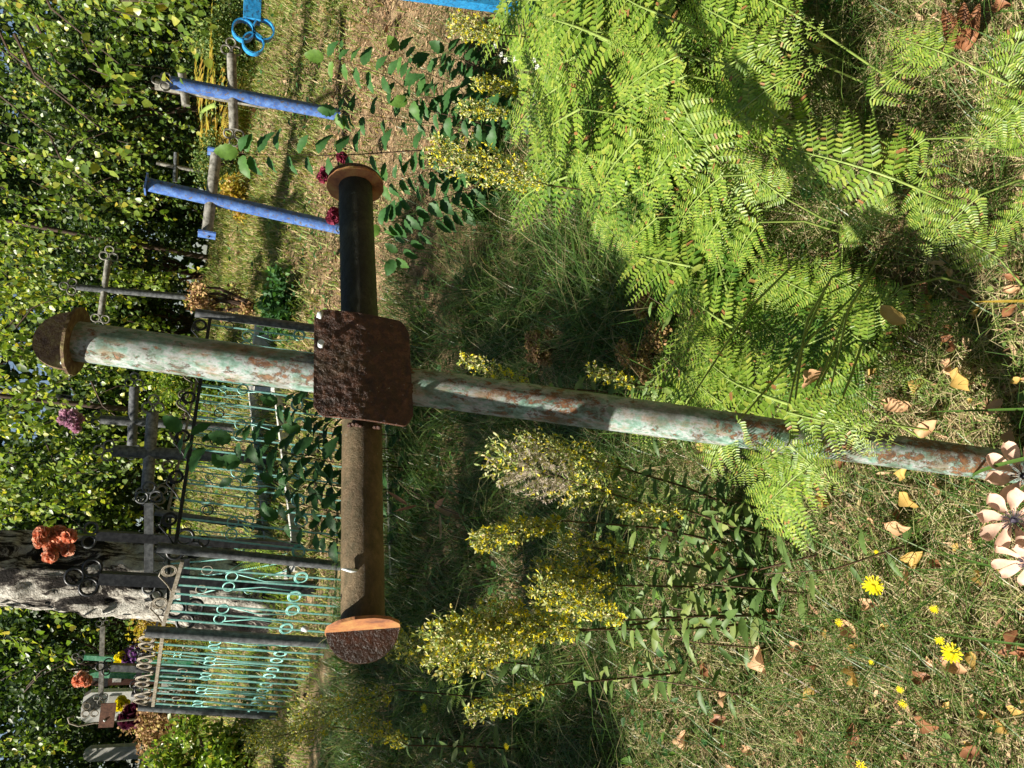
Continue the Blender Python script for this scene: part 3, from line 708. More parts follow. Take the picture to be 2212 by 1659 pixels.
# the thick old birch
Yt = 6.9
bp = AY(600, 1285, Yt); bp[2] = gh(bp[0], Yt)-.05
troot = empty('birch_tree', bp, 'old birch with a thick black and white furrowed trunk behind the scroll fence gate', 'tree')
path = [bp, AY(430, 1268, Yt), AY(330, 1252, Yt), AY(170, 1240, Yt), AY(0, 1226, Yt), AY(-350, 1195, Yt), AY(-800, 1150, Yt)]
rough_trunk(path, [.42, .34, .32, .305, .285, .25, .2], 64, 150, .16).build('trunk', MBARK, troot, True)
m = MB()
r0 = random.Random(3)
limbs = []
for k in range(9):
    s = path[5]*(1-k/9)+path[6]*(k/9); a_ = r0.uniform(0, 6.28); e = s+np.array([math.cos(a_)*2.2, math.sin(a_)*1.6-.4, 1.0+r0.random()])
    m.tube([s, seg(s, e, .5)+np.array([0, 0, .3]), e], [.08, .05, .02], 8); limbs.append(e)
for tx in (-3.0, -1.8, -.6, .6, 1.8, 3.0):
    s = path[6]; e = np.array([bp[0]+tx, Yt-1+r0.uniform(-.6, .8), 5.6])
    m.tube([s, seg(s, e, .5)+np.array([0, 0, .5]), e], [.07, .045, .02], 7)
m.build('branch', MTWIG, troot, True)
r = np.random.default_rng(11)
def strand_box(n, xr, yr, zr, lr):
    return np.stack([r.uniform(*xr, n), r.uniform(*yr, n), r.uniform(*zr, n)], 1), r.uniform(*lr, n)
def filt(T, L, fn):
    k = [i for i in range(len(T)) if fn(T[i], L[i])]
    return T[k], L[k]
def pix(p):
    v = np.asarray(p)-EYE; d = v@fwd; return 1106+FOC*(v@CX)/d, 829.5-FOC*(v@CY)/d
T, L = strand_box(170, (-3.2, 1.6), (6.6, 9.5), (2.9, 5.0), (.6, 1.5))
(a, tw) = strands(T, L, .062, seed=21)
put('crown', a, MBIRCH, troot); tw.build('twig', MTWIG, troot)
# slender birches whose branches hang over the crosses on the right
def slim_birch(label, X, Y, boxes, seed, lsize, r0_=.04, lean=0.0, h=6, mat=None):
    g = gp(X, Y); root = empty('birch_tree', g, label, 'tree')
    rough_trunk([g-np.array([0, 0, .1]), g+np.array([lean*.3, 0, h*.4]), g+np.array([lean, 0, h])], [r0_*1.3, r0_, r0_*.6], 14, 40, .1, seed).build('trunk', MBARK if r0_ > .05 else MTWIG, root, True)
    Ts = []; Ls = []
    for bx in boxes:
        t_, l_ = strand_box(*bx); Ts.append(t_); Ls.append(l_)
    T = np.concatenate(Ts); L = np.concatenate(Ls)
    a, tw = strands(T, L, lsize, seed=seed)
    put('crown', a, mat or MBIRCH, root); tw.build('twig', MTWIG, root)
    m = MB()
    for k in range(0, len(T), max(1, len(T)//14)):
        s = T[k]+np.array([(.5 if T[k][0] < X else -.5), .2, .55]); m.tube([s, seg(s, T[k], .5)+np.array([0, 0, .12]), T[k]], [.010, .007, .003], 4, caps=False)
    m.build('branch', MTWIG, root)
slim_birch('slender birch with a thin dark stem, its long leafy branches hanging over the blue crosses', 6.2, 8.4,
           [(60, (.3, 4.2), (6.2, 8.2), (2.7, 3.9), (.5, 1.1)), (16, (1.2, 2.3), (5.0, 5.6), (2.35, 2.75), (.25, .6)), (22, (-.2, 3.0), (4.6, 5.8), (2.5, 3.1), (.25, .7)), (70, (1.2, 6), (7.5, 10), (2.8, 4.6), (.7, 1.6))], 31, .060, .035, .3)
slim_birch('slim young birch with thin straight stem right of the tall cross top', 1.3, 12.2,
           [(260, (-.6, 3.2), (10.2, 12), (2.9, 5.2), (.8, 1.7)), (90, (3.0, 6.5), (10.2, 12), (2.9, 5.2), (.8, 1.9))], 32, .06, .03, .1)
slim_birch('slim birch with pale bark beyond the fence at the left', -5.4, 13.4,
           [(200, (-6.5, -2.6), (8.8, 11.5), (2.9, 5.4), (.8, 1.8))], 33, .070, .06, -.2)
slim_birch('yellowing birch behind the silver cross in the middle', -1.2, 13.6,
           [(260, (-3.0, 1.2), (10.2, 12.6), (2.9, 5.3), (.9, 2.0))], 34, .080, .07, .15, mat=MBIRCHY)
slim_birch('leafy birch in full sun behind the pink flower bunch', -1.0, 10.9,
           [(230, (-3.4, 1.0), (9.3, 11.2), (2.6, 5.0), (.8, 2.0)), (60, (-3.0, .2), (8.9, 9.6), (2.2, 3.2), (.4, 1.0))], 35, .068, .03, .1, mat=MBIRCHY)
# bushes
def bush(label, X, Y, R, h, n, seed, lsize=.07, mat=None, name='bush', cat='bush', zc=.55):
    g = gp(X, Y); root = empty(name, g, label, cat); rr = random.Random(seed)
    cs = []; rs = []
    for k in range(14):
        a_ = rr.uniform(0, 6.28); q = R*rr.uniform(0, .75)
        cs.append((X+math.cos(a_)*q, Y+math.sin(a_)*q*.7, g[2]+h*rr.uniform(.12, .9))); rs.append(R*rr.uniform(.28, .5))
    put('crown', cloud(cs, rs, n//14, lsize, seed, (1, .8, .8)), mat or MBUSH, root)
    m = MB()
    for c in cs[:9]:
        m.tube([g-np.array([0, 0, .05]), seg(g, np.array(c), .5)+np.array([rr.uniform(-.1, .1), 0, .1]), np.array(c)], [.03, .018, .006], 5, caps=False)
    m.build('stem', MTWIG, root); return root
bl = [('dark leafy bush in the shade at the far right edge', 5.6, 11.5, 1.7, 2.6, 9000), ('dark bush behind the rightmost blue cross', 3.6, 12.0, 1.5, 2.4, 9000),
      ('dark bush behind the smaller ringless blue cross', 1.9, 12.6, 1.4, 2.3, 8000), ('dense bush at the top of the lawn behind the thin black cross', .3, 12.8, 1.4, 2.4, 8000),
      ('green bush behind the silver and dark grey crosses', -1.6, 12.4, 1.5, 2.5, 9000), ('tall dark bush behind the birch trunk', -3.4, 13.0, 1.7, 2.8, 9000),
      ('dense dark bush behind the white gravestone', -5.2, 12.6, 1.8, 3.0, 10000), ('dark green bush at the far left edge', -7.2, 11.8, 1.9, 3.0, 10000), ('low bush beyond the lawn at the right edge', 7.4, 11.2, 1.7, 2.4, 7000)]
bl += [('tall dark evergreen bush beyond the lawn, right of the thin black cross', 1.2, 14.5, 1.7, 4.6, 11000), ('tall dark bush at the back, above the blue crosses', 3.6, 14.8, 1.9, 4.8, 12000), ('tall dark bush at the back right edge', 6.4, 14.5, 2.0, 4.8, 12000), ('tall shaded bush behind the birch, left side', -5.4, 15, 2.0, 4.8, 12000), ('tall bush behind the far left gravestones', -8.2, 14.5, 2.0, 4.6, 12000)]
for i, (lb, X, Y, R, h, n) in enumerate(bl): bush(lb, X, Y, R, h, n, 50+i, .085)
bush('leafy dark green shrub hiding the grey gravestone at the far left edge', -6.6, 9.9, .6, 1.15, 3600, 70, .07, MBIRCH)
bush('low sunlit bush left of the end post of the turquoise fence', -3.55, 6.6, .62, .85, 5200, 71, .05, MBIRCH)
bush('leafy green shrub in the shade at the lower left of the fence', -4.0, 5.6, .7, .75, 5200, 72, .05, MELM)
bush('dry brown and yellow shrub behind the left fence end', -4.15, 8.6, .55, .9, 3600, 73, .04, MDRY)
bush('yellow flowering brush among the graves behind the left fence run', -3.1, 8.9, .5, .7, 3000, 74, .035, MFERNY)
bush('grey green brush at the foot of the dark bushes, right of the blue crosses', 3.9, 10.4, .75, .7, 4500, 75, .04, MWILL)
bush('pale brush between the two blue crosses', 2.35, 9.9, .5, .6, 2500, 76, .035, MWILL)
bush('small yellow leaved shrub behind the arm of the left blue cross', 1.75, 9.4, .3, .38, 900, 77, .05, MFERNY)
bush('low bright green plants on the lawn behind the centre plate', .42, 7.0, .45, .2, 1800, 78, .055, MELM)
bush('yellow green shrub at the foot of the far fence behind the tall cross', -.45, 9.2, .7, .8, 4000, 79, .05, MBIRCH)
bush('rust coloured withered plant beside the first fence post', .45, 8.4, .3, .7, 1400, 80, .04, MDRY)
# trees standing to the left of the view: they throw the broken shade on the grass
def shade_tree(label, X, Y, targets, seed, h=5):
    g = gp(X, Y); root = empty('birch_tree', g, label, 'tree'); rr = random.Random(seed)
    rough_trunk([g-np.array([0, 0, .1]), g+np.array([.1, 0, h*.5]), g+np.array([.3, .1, h])], [.2, .16, .06], 30, 50, .12, seed).build('trunk', MBARK, root, True)
    cs = []; rs = []; m = MB()
    for (x, y, R, D_) in targets:
        c = G(x, y)+SUN*D_; cs.append(c); rs.append(R)
        s = g+np.array([.2, 0, h*rr.uniform(.45, .9)]); m.tube([s, seg(s, c, .5)+np.array([0, 0, .3]), c], [.05, .03, .012], 5, caps=False)
    for k in range(26):
        a_ = rr.uniform(0, 6.28); q = rr.uniform(.3, 1.8); c = g+np.array([math.cos(a_)*q, math.sin(a_)*q, h*rr.uniform(.55, 1.1)]); cs.append(c); rs.append(.6)
    put('crown', cloud(cs, rs, 360, .085, seed), MBIRCH, root); m.build('branch', MTWIG, root)
shade_tree('birch outside the picture shading the grass under the left arm', -8.5, 1.0,
           [(900, 1000, .5, 8), (960, 1180, .45, 8.3), (1050, 1060, .36, 7.6), (1230, 900, .34, 7.4), (880, 1280, .42, 8), (930, 720, .50, 8.4), (1030, 600, .46, 8.0), (1150, 700, .42, 7.7), (1180, 1180, .18, 7), (1290, 740, .34, 7.5), (1400, 640, .22, 7.3), (1060, 830, .4, 7.8), (1330, 1130, .16, 7), (900, 520, .34, 8), (820, 850, .34, 8.5)], 91)
shade_tree('birch outside the picture shading the fence end', -8.6, 3.6,
           [(700, 1560, .5, 7), (850, 1480, .45, 7), (900, 1600, .5, 6.6), (1040, 1560, .4, 6.4), (1150, 1620, .32, 6), (1000, 1400, .28, 7), (620, 1480, .4, 7.5), (800, 1350, .3, 7.6), (1300, 1600, .25, 6)], 92)
# far wood
def wood():
    r2 = np.random.default_rng(5)
    cs = [(x, 18+r2.uniform(-2, 3), 2.0+r2.uniform(0, 7)) for x in np.linspace(-24, 24, 150)]
    keep = []
    for c in cs:
        px, py = pix(c)
        keep.append(c)
    a = cloud(keep, [1.6]*len(keep), 620, .27, 6, (1.2, .9, 1.1))
    o = link('distant_wood', mesh_np('distant_wood', a[0], a[1]), MBUSH); tag(o, kind='stuff', label='dark mass of woodland beyond the cemetery bushes', cat='wood')
wood()

# unseen ring of woodland added to hold back skylight, kept low towards the sun
def sky_block_wood():
    r2 = np.random.default_rng(15); cs = []
    for k in range(330):
        a_ = math.radians(r2.uniform(40, 320)); q = r2.uniform(11, 15)     # 0 = view direction
        x, y = math.sin(a_)*q, math.cos(a_)*q+1
        cs.append((x, y, float(gh(x, y))+r2.uniform(.3, 3.6 if 205 < math.degrees(a_) < 320 else 9.5)))
    a = cloud(cs, [1.7]*len(cs), 330, .42, 16, (1.1, 1.1, 1.0))
    o = link('distant_wood', mesh_np('distant_wood', a[0], a[1]), MBUSH); tag(o, kind='stuff', label='dense woodland standing around the clearing', cat='wood')
sky_block_wood()
def sky_block_tree(label, X, Y, seed, h=9):  # unseen birches added to screen the open sky overhead and lessen the fill
    g = gp(X, Y); root = empty('birch_tree', g, label, 'tree'); rr = random.Random(seed)
    rough_trunk([g-np.array([0, 0, .1]), g+np.array([.1, 0, h*.5]), g+np.array([.2, .1, h])], [.2, .16, .06], 24, 40, .12, seed).build('trunk', MBARK, root, True)
    cs = []; m = MB()
    for k in range(60):
        a_ = rr.uniform(0, 6.28); q = rr.uniform(.2, 3.6); c = g+np.array([math.cos(a_)*q, math.sin(a_)*q, rr.uniform(5.2, h)]); cs.append(c)
        if k % 4 == 0: m.tube([g+np.array([.1, 0, h*.5]), seg(g+np.array([.1, 0, h*.6]), c, .5)+np.array([0, 0, .4]), c], [.05, .03, .012], 5, caps=False)
    put('crown', cloud(cs, [.9]*60, 220, .12, seed), MBIRCH, root); m.build('branch', MTWIG, root)
sky_block_tree('birch outside the picture to the right, spreading high over the ferns', 5.2, 1.2, 141)
sky_block_tree('birch outside the picture behind the camera', 2.6, -4.6, 142)
sky_block_tree('birch outside the picture far to the right', 7.2, 5.2, 143)
# ---------------------------------------------------------------- grass and litter
def scatter(n, xr, yr, dens=None, seed=0):
    r2 = np.random.default_rng(seed); X = r2.uniform(*xr, n); Y = r2.uniform(*yr, n)
    if dens is not None:
        k = dens(X, Y) > r2.uniform(0, 1, n); X = X[k]; Y = Y[k]
    return np.stack([X, Y, gh(X, Y)], 1), r2
def fov(X, Y, m=.45): return np.abs(X-0.03*Y) < (0.60*Y+m)
def patchy(X, Y, s=1.0, o=0): return .5+.5*np.sin(X*3.1*s+o+1.3*np.sin(Y*2.3*s))*np.sin(Y*2.7*s-o+1.7*np.sin(X*1.9*s))
def grass(name, n, xr, yr, hr, wr, mat, dens, seed, bend=(.3, 1.1), label=None):
    P, r2 = scatter(n, xr, yr, dens, seed); k = len(P)
    P[:, 2] -= .005
    V, F = blades_np(P, r2.uniform(*hr, k)*(.6+.7*patchy(P[:, 0], P[:, 1], 2, seed)), r2.uniform(*wr, k), r2.uniform(0, 6.28, k), r2.uniform(*bend, k))
    o = link(name, mesh_np(name, V, F), mat); tag(o, kind='stuff', label=label, cat='grass'); return o
mound = lambda X, Y: np.minimum(1, 1.5*np.exp(-(((X-1.9)/1.7)**2+((Y-5.3)/1.45)**4)))*(.55+.45*patchy(X, Y, 1.7, 3)**.5)
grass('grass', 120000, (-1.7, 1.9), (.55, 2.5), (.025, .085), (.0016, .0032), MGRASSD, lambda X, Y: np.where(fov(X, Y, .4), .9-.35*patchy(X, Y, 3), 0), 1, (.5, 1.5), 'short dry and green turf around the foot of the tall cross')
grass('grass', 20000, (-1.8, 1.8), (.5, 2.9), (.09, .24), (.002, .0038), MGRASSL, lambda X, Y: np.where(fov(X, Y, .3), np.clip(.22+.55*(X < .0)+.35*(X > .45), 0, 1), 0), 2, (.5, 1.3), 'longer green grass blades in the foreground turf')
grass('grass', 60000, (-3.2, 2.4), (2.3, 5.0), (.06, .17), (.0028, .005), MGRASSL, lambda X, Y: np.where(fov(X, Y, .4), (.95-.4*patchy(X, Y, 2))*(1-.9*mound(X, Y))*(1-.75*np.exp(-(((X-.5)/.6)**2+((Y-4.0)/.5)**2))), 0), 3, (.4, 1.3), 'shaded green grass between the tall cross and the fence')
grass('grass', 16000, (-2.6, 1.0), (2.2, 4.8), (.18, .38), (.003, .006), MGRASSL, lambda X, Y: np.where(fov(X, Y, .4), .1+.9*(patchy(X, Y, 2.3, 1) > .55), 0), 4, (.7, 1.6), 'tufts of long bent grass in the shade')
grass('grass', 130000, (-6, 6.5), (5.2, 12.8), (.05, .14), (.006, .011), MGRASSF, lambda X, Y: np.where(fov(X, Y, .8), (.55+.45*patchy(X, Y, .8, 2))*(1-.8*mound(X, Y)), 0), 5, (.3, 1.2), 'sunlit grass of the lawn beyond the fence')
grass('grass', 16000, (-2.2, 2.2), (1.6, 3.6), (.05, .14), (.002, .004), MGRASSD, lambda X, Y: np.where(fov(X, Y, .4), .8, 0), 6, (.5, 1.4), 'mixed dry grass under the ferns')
def litter(name, n, xr, yr, size, dens, seed, label, lift=.012, mat=None, wr=.5):
    P, r2 = scatter(n, xr, yr, dens, seed); k = len(P); P[:, 2] += r2.uniform(.0, lift, k)
    D = r2.normal(size=(k, 3)); D[:, 2] *= .22; N = r2.normal(size=(k, 3))*.35+np.array([0, 0, 1.])
    a = leaves_np(P, D, N, r2.uniform(size[0], size[1], k), r2.uniform(wr*.15, wr, k), .3)
    o = link(name, mesh_np(name, a[0], a[1]), mat or MLITTER); tag(o, kind='stuff', label=label, cat='leaf litter')
litter('leaf_litter', 110000, (-.8, 5.2), (3.2, 7.6), (.012, .038), lambda X, Y: np.clip(mound(X, Y)*1.4+.12, 0, 1)*fov(X, Y, .6), 11, 'brown pine needles and leaf litter on the grave mound', .02, None, .35)
litter('leaf_litter', 13000, (-5, 6.5), (5.5, 12.6), (.04, .095), lambda X, Y: .5*fov(X, Y, .6)*patchy(X, Y, 1.3, 4)+.12, 12, 'scattered tan leaves over the lawn', .03, None, .6)
litter('leaf_litter', 22000, (-1.9, 2.1), (.6, 3.2), (.012, .05), lambda X, Y: .8*fov(X, Y, .4), 13, 'dry thatch and leaf crumbs in the turf', .03, None, .3)
litter('ground_cover', 9000, (-3.0, 2.2), (1.7, 4.9), (.02, .05), lambda X, Y: .8*fov(X, Y, .4)*(patchy(X, Y, 2.6, 3) > .4)*(1-mound(X, Y)), 14, 'small round green weeds in the grass', .07, MELM, .95)
litter('ground_cover', 5000, (-1.5, 1.6), (.7, 2.3), (.012, .03), lambda X, Y: .8*fov(X, Y, .4)*(patchy(X, Y, 3.6, 5) > .5), 15, 'small green weeds in the foreground turf', .04, MWILL, .8)
litter('ground_cover', 9000, (-5.5, 6.0), (6.0, 11.5), (.03, .08), lambda X, Y: .8*fov(X, Y, .4)*(patchy(X, Y, 1.1, 6) > .45), 16, 'low green plants on the lawn beyond the fence', .09, MELM, .8)
# ---------------------------------------------------------------- bracken
def frond_data(seed, npn=14, spread=.46, droop=.22, gap=.021):
    r = np.random.default_rng(seed); Ps = []; Ds = []; Ns = []; Ls = []; Wd = []; rach = MB()
    C = lambda t: np.array([t-.04*t*t, .05*math.sin(t*3+seed)*t, .10*math.sin(t*2.6)-droop*t*t])
    rp = [C(k/10) for k in range(11)]; rach.tube(rp, [.010*(1-.85*k/10) for k in range(11)], 5, caps=False)
    for i in range(npn+2):
        t = .02+.94*(i/(npn+2))**.90
        l0 = spread*((1-t)**.80)*(.93 if i else .80)+.015
        for sd in (-1, 1):
            l = l0*r.uniform(.86, 1.1)
            A = math.radians(r.uniform(58, 72)-8*t); c0 = C(t+r.uniform(-.006, .006)); lift = r.uniform(-.02, .22)
            d = np.array([math.cos(A), sd*math.sin(A), lift]); n = max(4, int(l/gap)); pts = [c0]; q = c0.copy(); dd = d.copy()
            curl = r.uniform(.1, .8)
            for k in range(n):
                dd = dd+np.array([.012, 0, -curl*.075]); dd /= np.linalg.norm(dd); q = q+dd*(l/n); pts.append(q.copy())
            pts = np.array(pts); rach.tube([pts[0], pts[n//2], pts[-1]], [.0035, .0025, .001], 3, caps=False)
            tg = np.gradient(pts, axis=0); tg /= np.linalg.norm(tg, axis=1)[:, None]
            up_ = np.array([0, 0, 1.0])
            sdv = np.cross(tg, up_); sdv /= np.linalg.norm(sdv, axis=1)[:, None]; nn = np.cross(sdv, tg)
            s = np.linspace(0, 1, n+1)
            pl = (.064*(1-s)**.58+.010)*min(1, (l/.40)**.55)*np.clip((s+.05)*9, .5, 1)
            for s2 in (-1, 1):
                Ps.append(pts[1:]); Ds.append((sdv*s2*1.0+tg*.38+nn*r.uniform(-.25, .02))[1:]); Ns.append((nn+r.normal(size=nn.shape)*.16)[1:])
                Ls.append(pl[1:]*r.uniform(.88, 1.08, n)); Wd.append(np.full(n, .36))
    P, D, N, L, Wd = map(np.concatenate, (Ps, Ds, Ns, Ls, Wd))
    return leaves_np(P, D, N, L, Wd, .22, (.10, .74, 1.0, .86)), rach
FR = []; FRY = []; FRD = []
for k, (npn, sp, dr, gp_) in enumerate([(8, .46, .18, .029), (7, .50, .34, .030), (9, .42, .10, .028), (7, .54, .42, .030), (6, .40, .28, .032), (8, .48, .55, .029)]):
    (V, F), rc = frond_data(100+k, npn, sp, dr, gp_)
    me = mesh_np('blade', V, F); me.materials.append(MFERN)
    mr = bpy.data.meshes.new('rachis'); mr.from_pydata(rc.v, [], rc.f); mr.materials.append(MSTEM)
    mr.polygons.foreach_set('use_smooth', np.ones(len(mr.polygons), bool)); FR.append((me, mr))
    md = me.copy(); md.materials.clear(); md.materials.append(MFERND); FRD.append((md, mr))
    my = me.copy(); my.materials.clear(); my.materials.append(MFERNY); FRY.append((my, mr))
def fern(B, T, var, label, nrm_bias=(0, 0, 0), mats=None, width=1.0, group='bracken ferns right of the tall cross', stem=True, foot=None):
    B = np.asarray(B); T = np.asarray(T); L = np.linalg.norm(T-B); x = (T-B)/L
    toc = nrm(EYE-B); z0 = nrm(np.array([0, 0, 1.])*.55+toc*.6+np.array(nrm_bias)); z = nrm(z0-x*np.dot(z0, x)); y = np.cross(z, x)
    if foot is None:
        fx = B[0]-x[0]*.10+random.uniform(-.05, .05); fy = B[1]-x[1]*.05+random.uniform(-.04, .08)
        foot = gp(fx, fy)
        if B[2]-foot[2] > .56: foot = gp(B[0]+.42+random.uniform(0, .2), B[1]+.35+random.uniform(0, .2))
    root = empty('bracken_fern', foot, label, 'fern', group)
    me, mr = (mats or FR)[var]
    Mx = Matrix(((x[0]*L, y[0]*L*width, z[0]*L, B[0]-foot[0]), (x[1]*L, y[1]*L*width, z[1]*L, B[1]-foot[1]), (x[2]*L, y[2]*L*width, z[2]*L, B[2]-foot[2]), (0, 0, 0, 1)))
    o = bpy.data.objects.new('frond', me); COL.objects.link(o); o.parent = root; o.matrix_local = Mx
    o2 = bpy.data.objects.new('rachis', mr); COL.objects.link(o2); o2.parent = root; o2.matrix_local = Mx
    if stem and B[2]-foot[2] > .03:
        m = MB(); mid = seg(foot, B, .6)-x*.03; m.tube([foot-np.array([0, 0, .02]), mid, B], [.0034, .0030, min(L*.010, .0032)], 6, caps=False); m.build('stem', MSTEM, root, True)
    return root
def fd(x, y, lift):
    """a point 'lift' metres above the slope, seen at a picture point"""
    r = ray(x, y); lo, hi = .6, 12
    for _ in range(30):
        mid = (lo+hi)/2; p = EYE+r*mid
        if p[2]-gh(p[0], p[1]) > lift: lo = mid
        else: hi = mid
    return EYE+r*lo
# (base x, y, lift)  (tip x, y, lift) variant, width, what sets it apart
FL = [
 (1935, 388, .26, 1632, 280, .36, 0, 1.0, 'large sunlit fern frond with long paired leaflets, in the middle of the fern bed'),
 (1575, 262, .42, 1800, 105, .34, 2, 1.0, 'broad fern frond pointing up right with browned leaflet tips, right edge of the fern bed'),
 (1560, 150, .45, 1795, 40, .38, 1, .9, 'fern frond with brown spots at the upper right of the bed'),
 (1880, 215, .25, 2108, 8, .20, 4, .8, 'long narrow fern frond with browned tip leaning over dark grass at the right edge'),
 (1985, 400, .14, 2068, 238, .12, 4, 1.0, 'small upright fern frond beside a curled brown leaf'),
 (1985, 402, .14, 2010, 560, .10, 3, .9, 'fern frond drooping towards the turf under the large middle frond'),
 (2215, 60, .16, 2110, 290, .10, 0, .9, 'dark green frond cut by the bottom right corner of the fern bed'),
 (2225, 330, .15, 2130, 180, .14, 2, .8, 'narrow frond at the lower right corner of the bed'),
 (1870, 430, .22, 1950, 478, .16, 3, 1.3, 'short broad frond lying below the large middle frond'),
 (1470, 215, .5, 1615, 452, .34, 5, 1.0, 'long drooping frond with many brown spots left of the large middle frond'),
 (1330, 95, .55, 1135, 0, .56, 0, .9, 'uppermost fern frond reaching to the shaded bushes'),
 (1472, 118, .52, 1290, 210, .55, 1, 1.1, 'fern frond with pale forked stalk crossing the post shadow'),
 (1405, 140, .52, 1305, 60, .56, 2, .9, 'right fork of the pale stalked fern near the top of the bed'),
 (1228, 175, .50, 1075, 300, .50, 0, .9, 'fern frond drooping left at the upper left edge of the bed'),
 (1254, 235, .50, 1128, 322, .44, 3, 1.1, 'yellow green frond at the left edge of the fern bed above the goldenrod'),
 (1270, 335, .40, 1232, 440, .34, 3, 1.2, 'small drooping frond next to yellow flowers at the edge of the bed'),
 (1473, 300, .45, 1350, 470, .34, 1, 1.0, 'fern frond half in the cross shadow'),
 (1500, 330, .45, 1400, 180, .52, 0, 1.0, 'dense frond between the pale stalk and the spotted frond'),
 (1290, 460, .33, 1362, 545, .26, 3, 1.0, 'small frond hanging into long grass below the bed'),
 (1420, 470, .3, 1330, 560, .24, 2, .9, 'frond tip reaching towards the centre plate from the bed'),
 (1560, 470, .33, 1480, 600, .22, 5, 1.0, 'frond hanging over yellow flowers at the lower edge of the bed'),
 (1640, 480, .33, 1560, 600, .22, 1, .9, 'frond in the lower edge of the bed pointing down left'),
 (1760, 640, .24, 1620, 560, .26, 0, 1.0, 'fern frond above the turf in the lower fern group'),
 (1880, 640, .2, 1740, 560, .25, 2, 1.1, 'bright frond at the top of the lower fern group'),
 (1990, 700, .12, 1820, 590, .2, 1, .9, 'frond over brown leaves in the lower fern group'),
 (1905, 765, .22, 1700, 640, .28, 5, 1.1, 'arching middle frond of the lower fern group'),
 (1900, 770, .22, 2045, 880, .12, 4, .8, 'narrow frond tip lying out over the turf'),
 (2010, 655, .12, 2118, 752, .08, 4, .9, 'lone frond tip hanging over dry turf at the right'),
 (1640, 600, .25, 1715, 690, .2, 4, 1.1, 'small pale frond in the gap of the fern bed'),
 (1700, 890, .68, 1950, 965, .60, 1, 1.0, 'frond with long hanging leaflets crossing in front of the post'),
 (1725, 880, .44, 1500, 780, .26, 2, .9, 'frond pointing to the plate just right of the post'),
 (1640, 870, .38, 1480, 720, .34, 0, .9, 'upright frond close to the right side of the post'),
 (1560, 870, .40, 1460, 800, .38, 4, .9, 'small frond touching the right side of the post'),
 (1705, 958, .70, 1838, 1090, .60, 1, .9, 'bright frond hanging left over the post, tip in dry grass'),
 (1700, 965, .70, 1560, 1055, .74, 2, 1.1, 'frond drooping on the left side of the post'),
 (1600, 905, .76, 1500, 1055, .74, 3, .8, 'narrow frond draped over the lit part of the post'),
 (1705, 1010, .60, 1660, 1245, .46, 5, .9, 'long pointed frond hanging left of the post'),
 (1760, 1000, .64, 1610, 1120, .60, 0, 1.0, 'broad frond spread on the left side of the post foot'),
 (1830, 820, .22, 1690, 700, .26, 3, 1.0, 'frond holding a dead leaf in the lower fern group'),
 (1790, 860, .64, 1890, 1010, .56, 0, .9, 'frond draped over the right edge of the post'),
 (1480, 880, .78, 1560, 1000, .76, 4, 1.0, 'dark frond tip touching the lit part of the post'),
 (1310, 665, .12, 1300, 625, .16, 4, 1.4, 'tiny fern sprig in grass left of the bed'),
 (1530, 700, .14, 1450, 745, .14, 4, 1.3, 'little fern sprig beside dried flower heads'),
 (1600, 60, .45, 1450, -40, .5, 1, 1.0, 'frond at the top edge of the fern bed'),
 (1700, 20, .42, 1560, -60, .45, 0, 1.0, 'frond cut by the right edge of the picture'),
 (1770, 320, .3, 1640, 420, .3, 2, .9, 'fern frond partly under the large middle frond'),
 (1450, 40, .55, 1300, -30, .55, 2, 1.0, 'sunlit frond at the far edge of the fern bed'),
 (1380, 300, .50, 1250, 440, .42, 1, 1.0, 'light green frond hanging over the long grass edge'),
 (1560, 380, .40, 1440, 500, .32, 0, .95, 'dense sunlit frond in the lower half of the fern bed'),
 (1240, 60, .52, 1110, 150, .5, 5, .9, 'frond tip over small white flowers'),
 (1700, 430, .28, 1580, 330, .36, 2, 1.0, 'finely cut frond left of the large middle frond'),
 (2120, 420, .16, 1960, 560, .16, 1, 1.0, 'broad frond over dark grass right of the lower fern group'),
 (2160, 560, .12, 2010, 470, .18, 0, 1.0, 'frond pointing up beside the curled leaf near the bottom'),
 (2230, 210, .20, 2060, 330, .2, 1, 1.0, 'large frond hanging over the bottom right corner'),
 (2240, 420, .16, 2130, 540, .12, 2, 1.0, 'frond cut by the picture bottom right of the yellow stalk'),
 (2050, 120, .26, 1900, 60, .3, 0, 1.0, 'frond in half shade at the right edge above the curled leaf'),
 (2000, 300, .22, 1850, 420, .2, 5, 1.0, 'wide frond below the large middle frond with dark gaps'),
 (1950, 620, .2, 1800, 760, .22, 3, 1.0, 'bright frond bending down in the lower fern group'),
 (1820, 530, .2, 1900, 430, .2, 3, .9, 'pale small frond turned over beside the middle gap')]
for q in FL:
    fern(fd(q[0], q[1], q[2]), fd(q[3], q[4], q[5]), q[6], q[8], width=q[7])
rf = random.Random(12)
def zone(x, y):
    h = 'near the far top' if x < 1300 else 'in the upper half' if x < 1420 else 'above the middle' if x < 1540 else 'in the middle' if x < 1660 else 'below the middle' if x < 1800 else 'in the lowest part'
    v = 'right edge' if y < 60 else 'right side' if y < 190 else 'centre' if y < 320 else 'left side' if y < 460 else 'near the long grass' if y < 600 else 'beside the brown leaves' if y < 740 else 'close to the post'
    return h, v
def flab(x, y, a, L, k):
    h, v = zone(x, y); d = ['pointing down', 'pointing left', 'pointing up', 'pointing right'][int(((a+.785) % 6.283)/1.571) % 4]
    s = 'large' if L > 270 else 'rather large' if L > 245 else 'middling' if L > 215 else 'small'
    return '%s frond %s, %s of the ferns, %s' % (s, d, h, v)
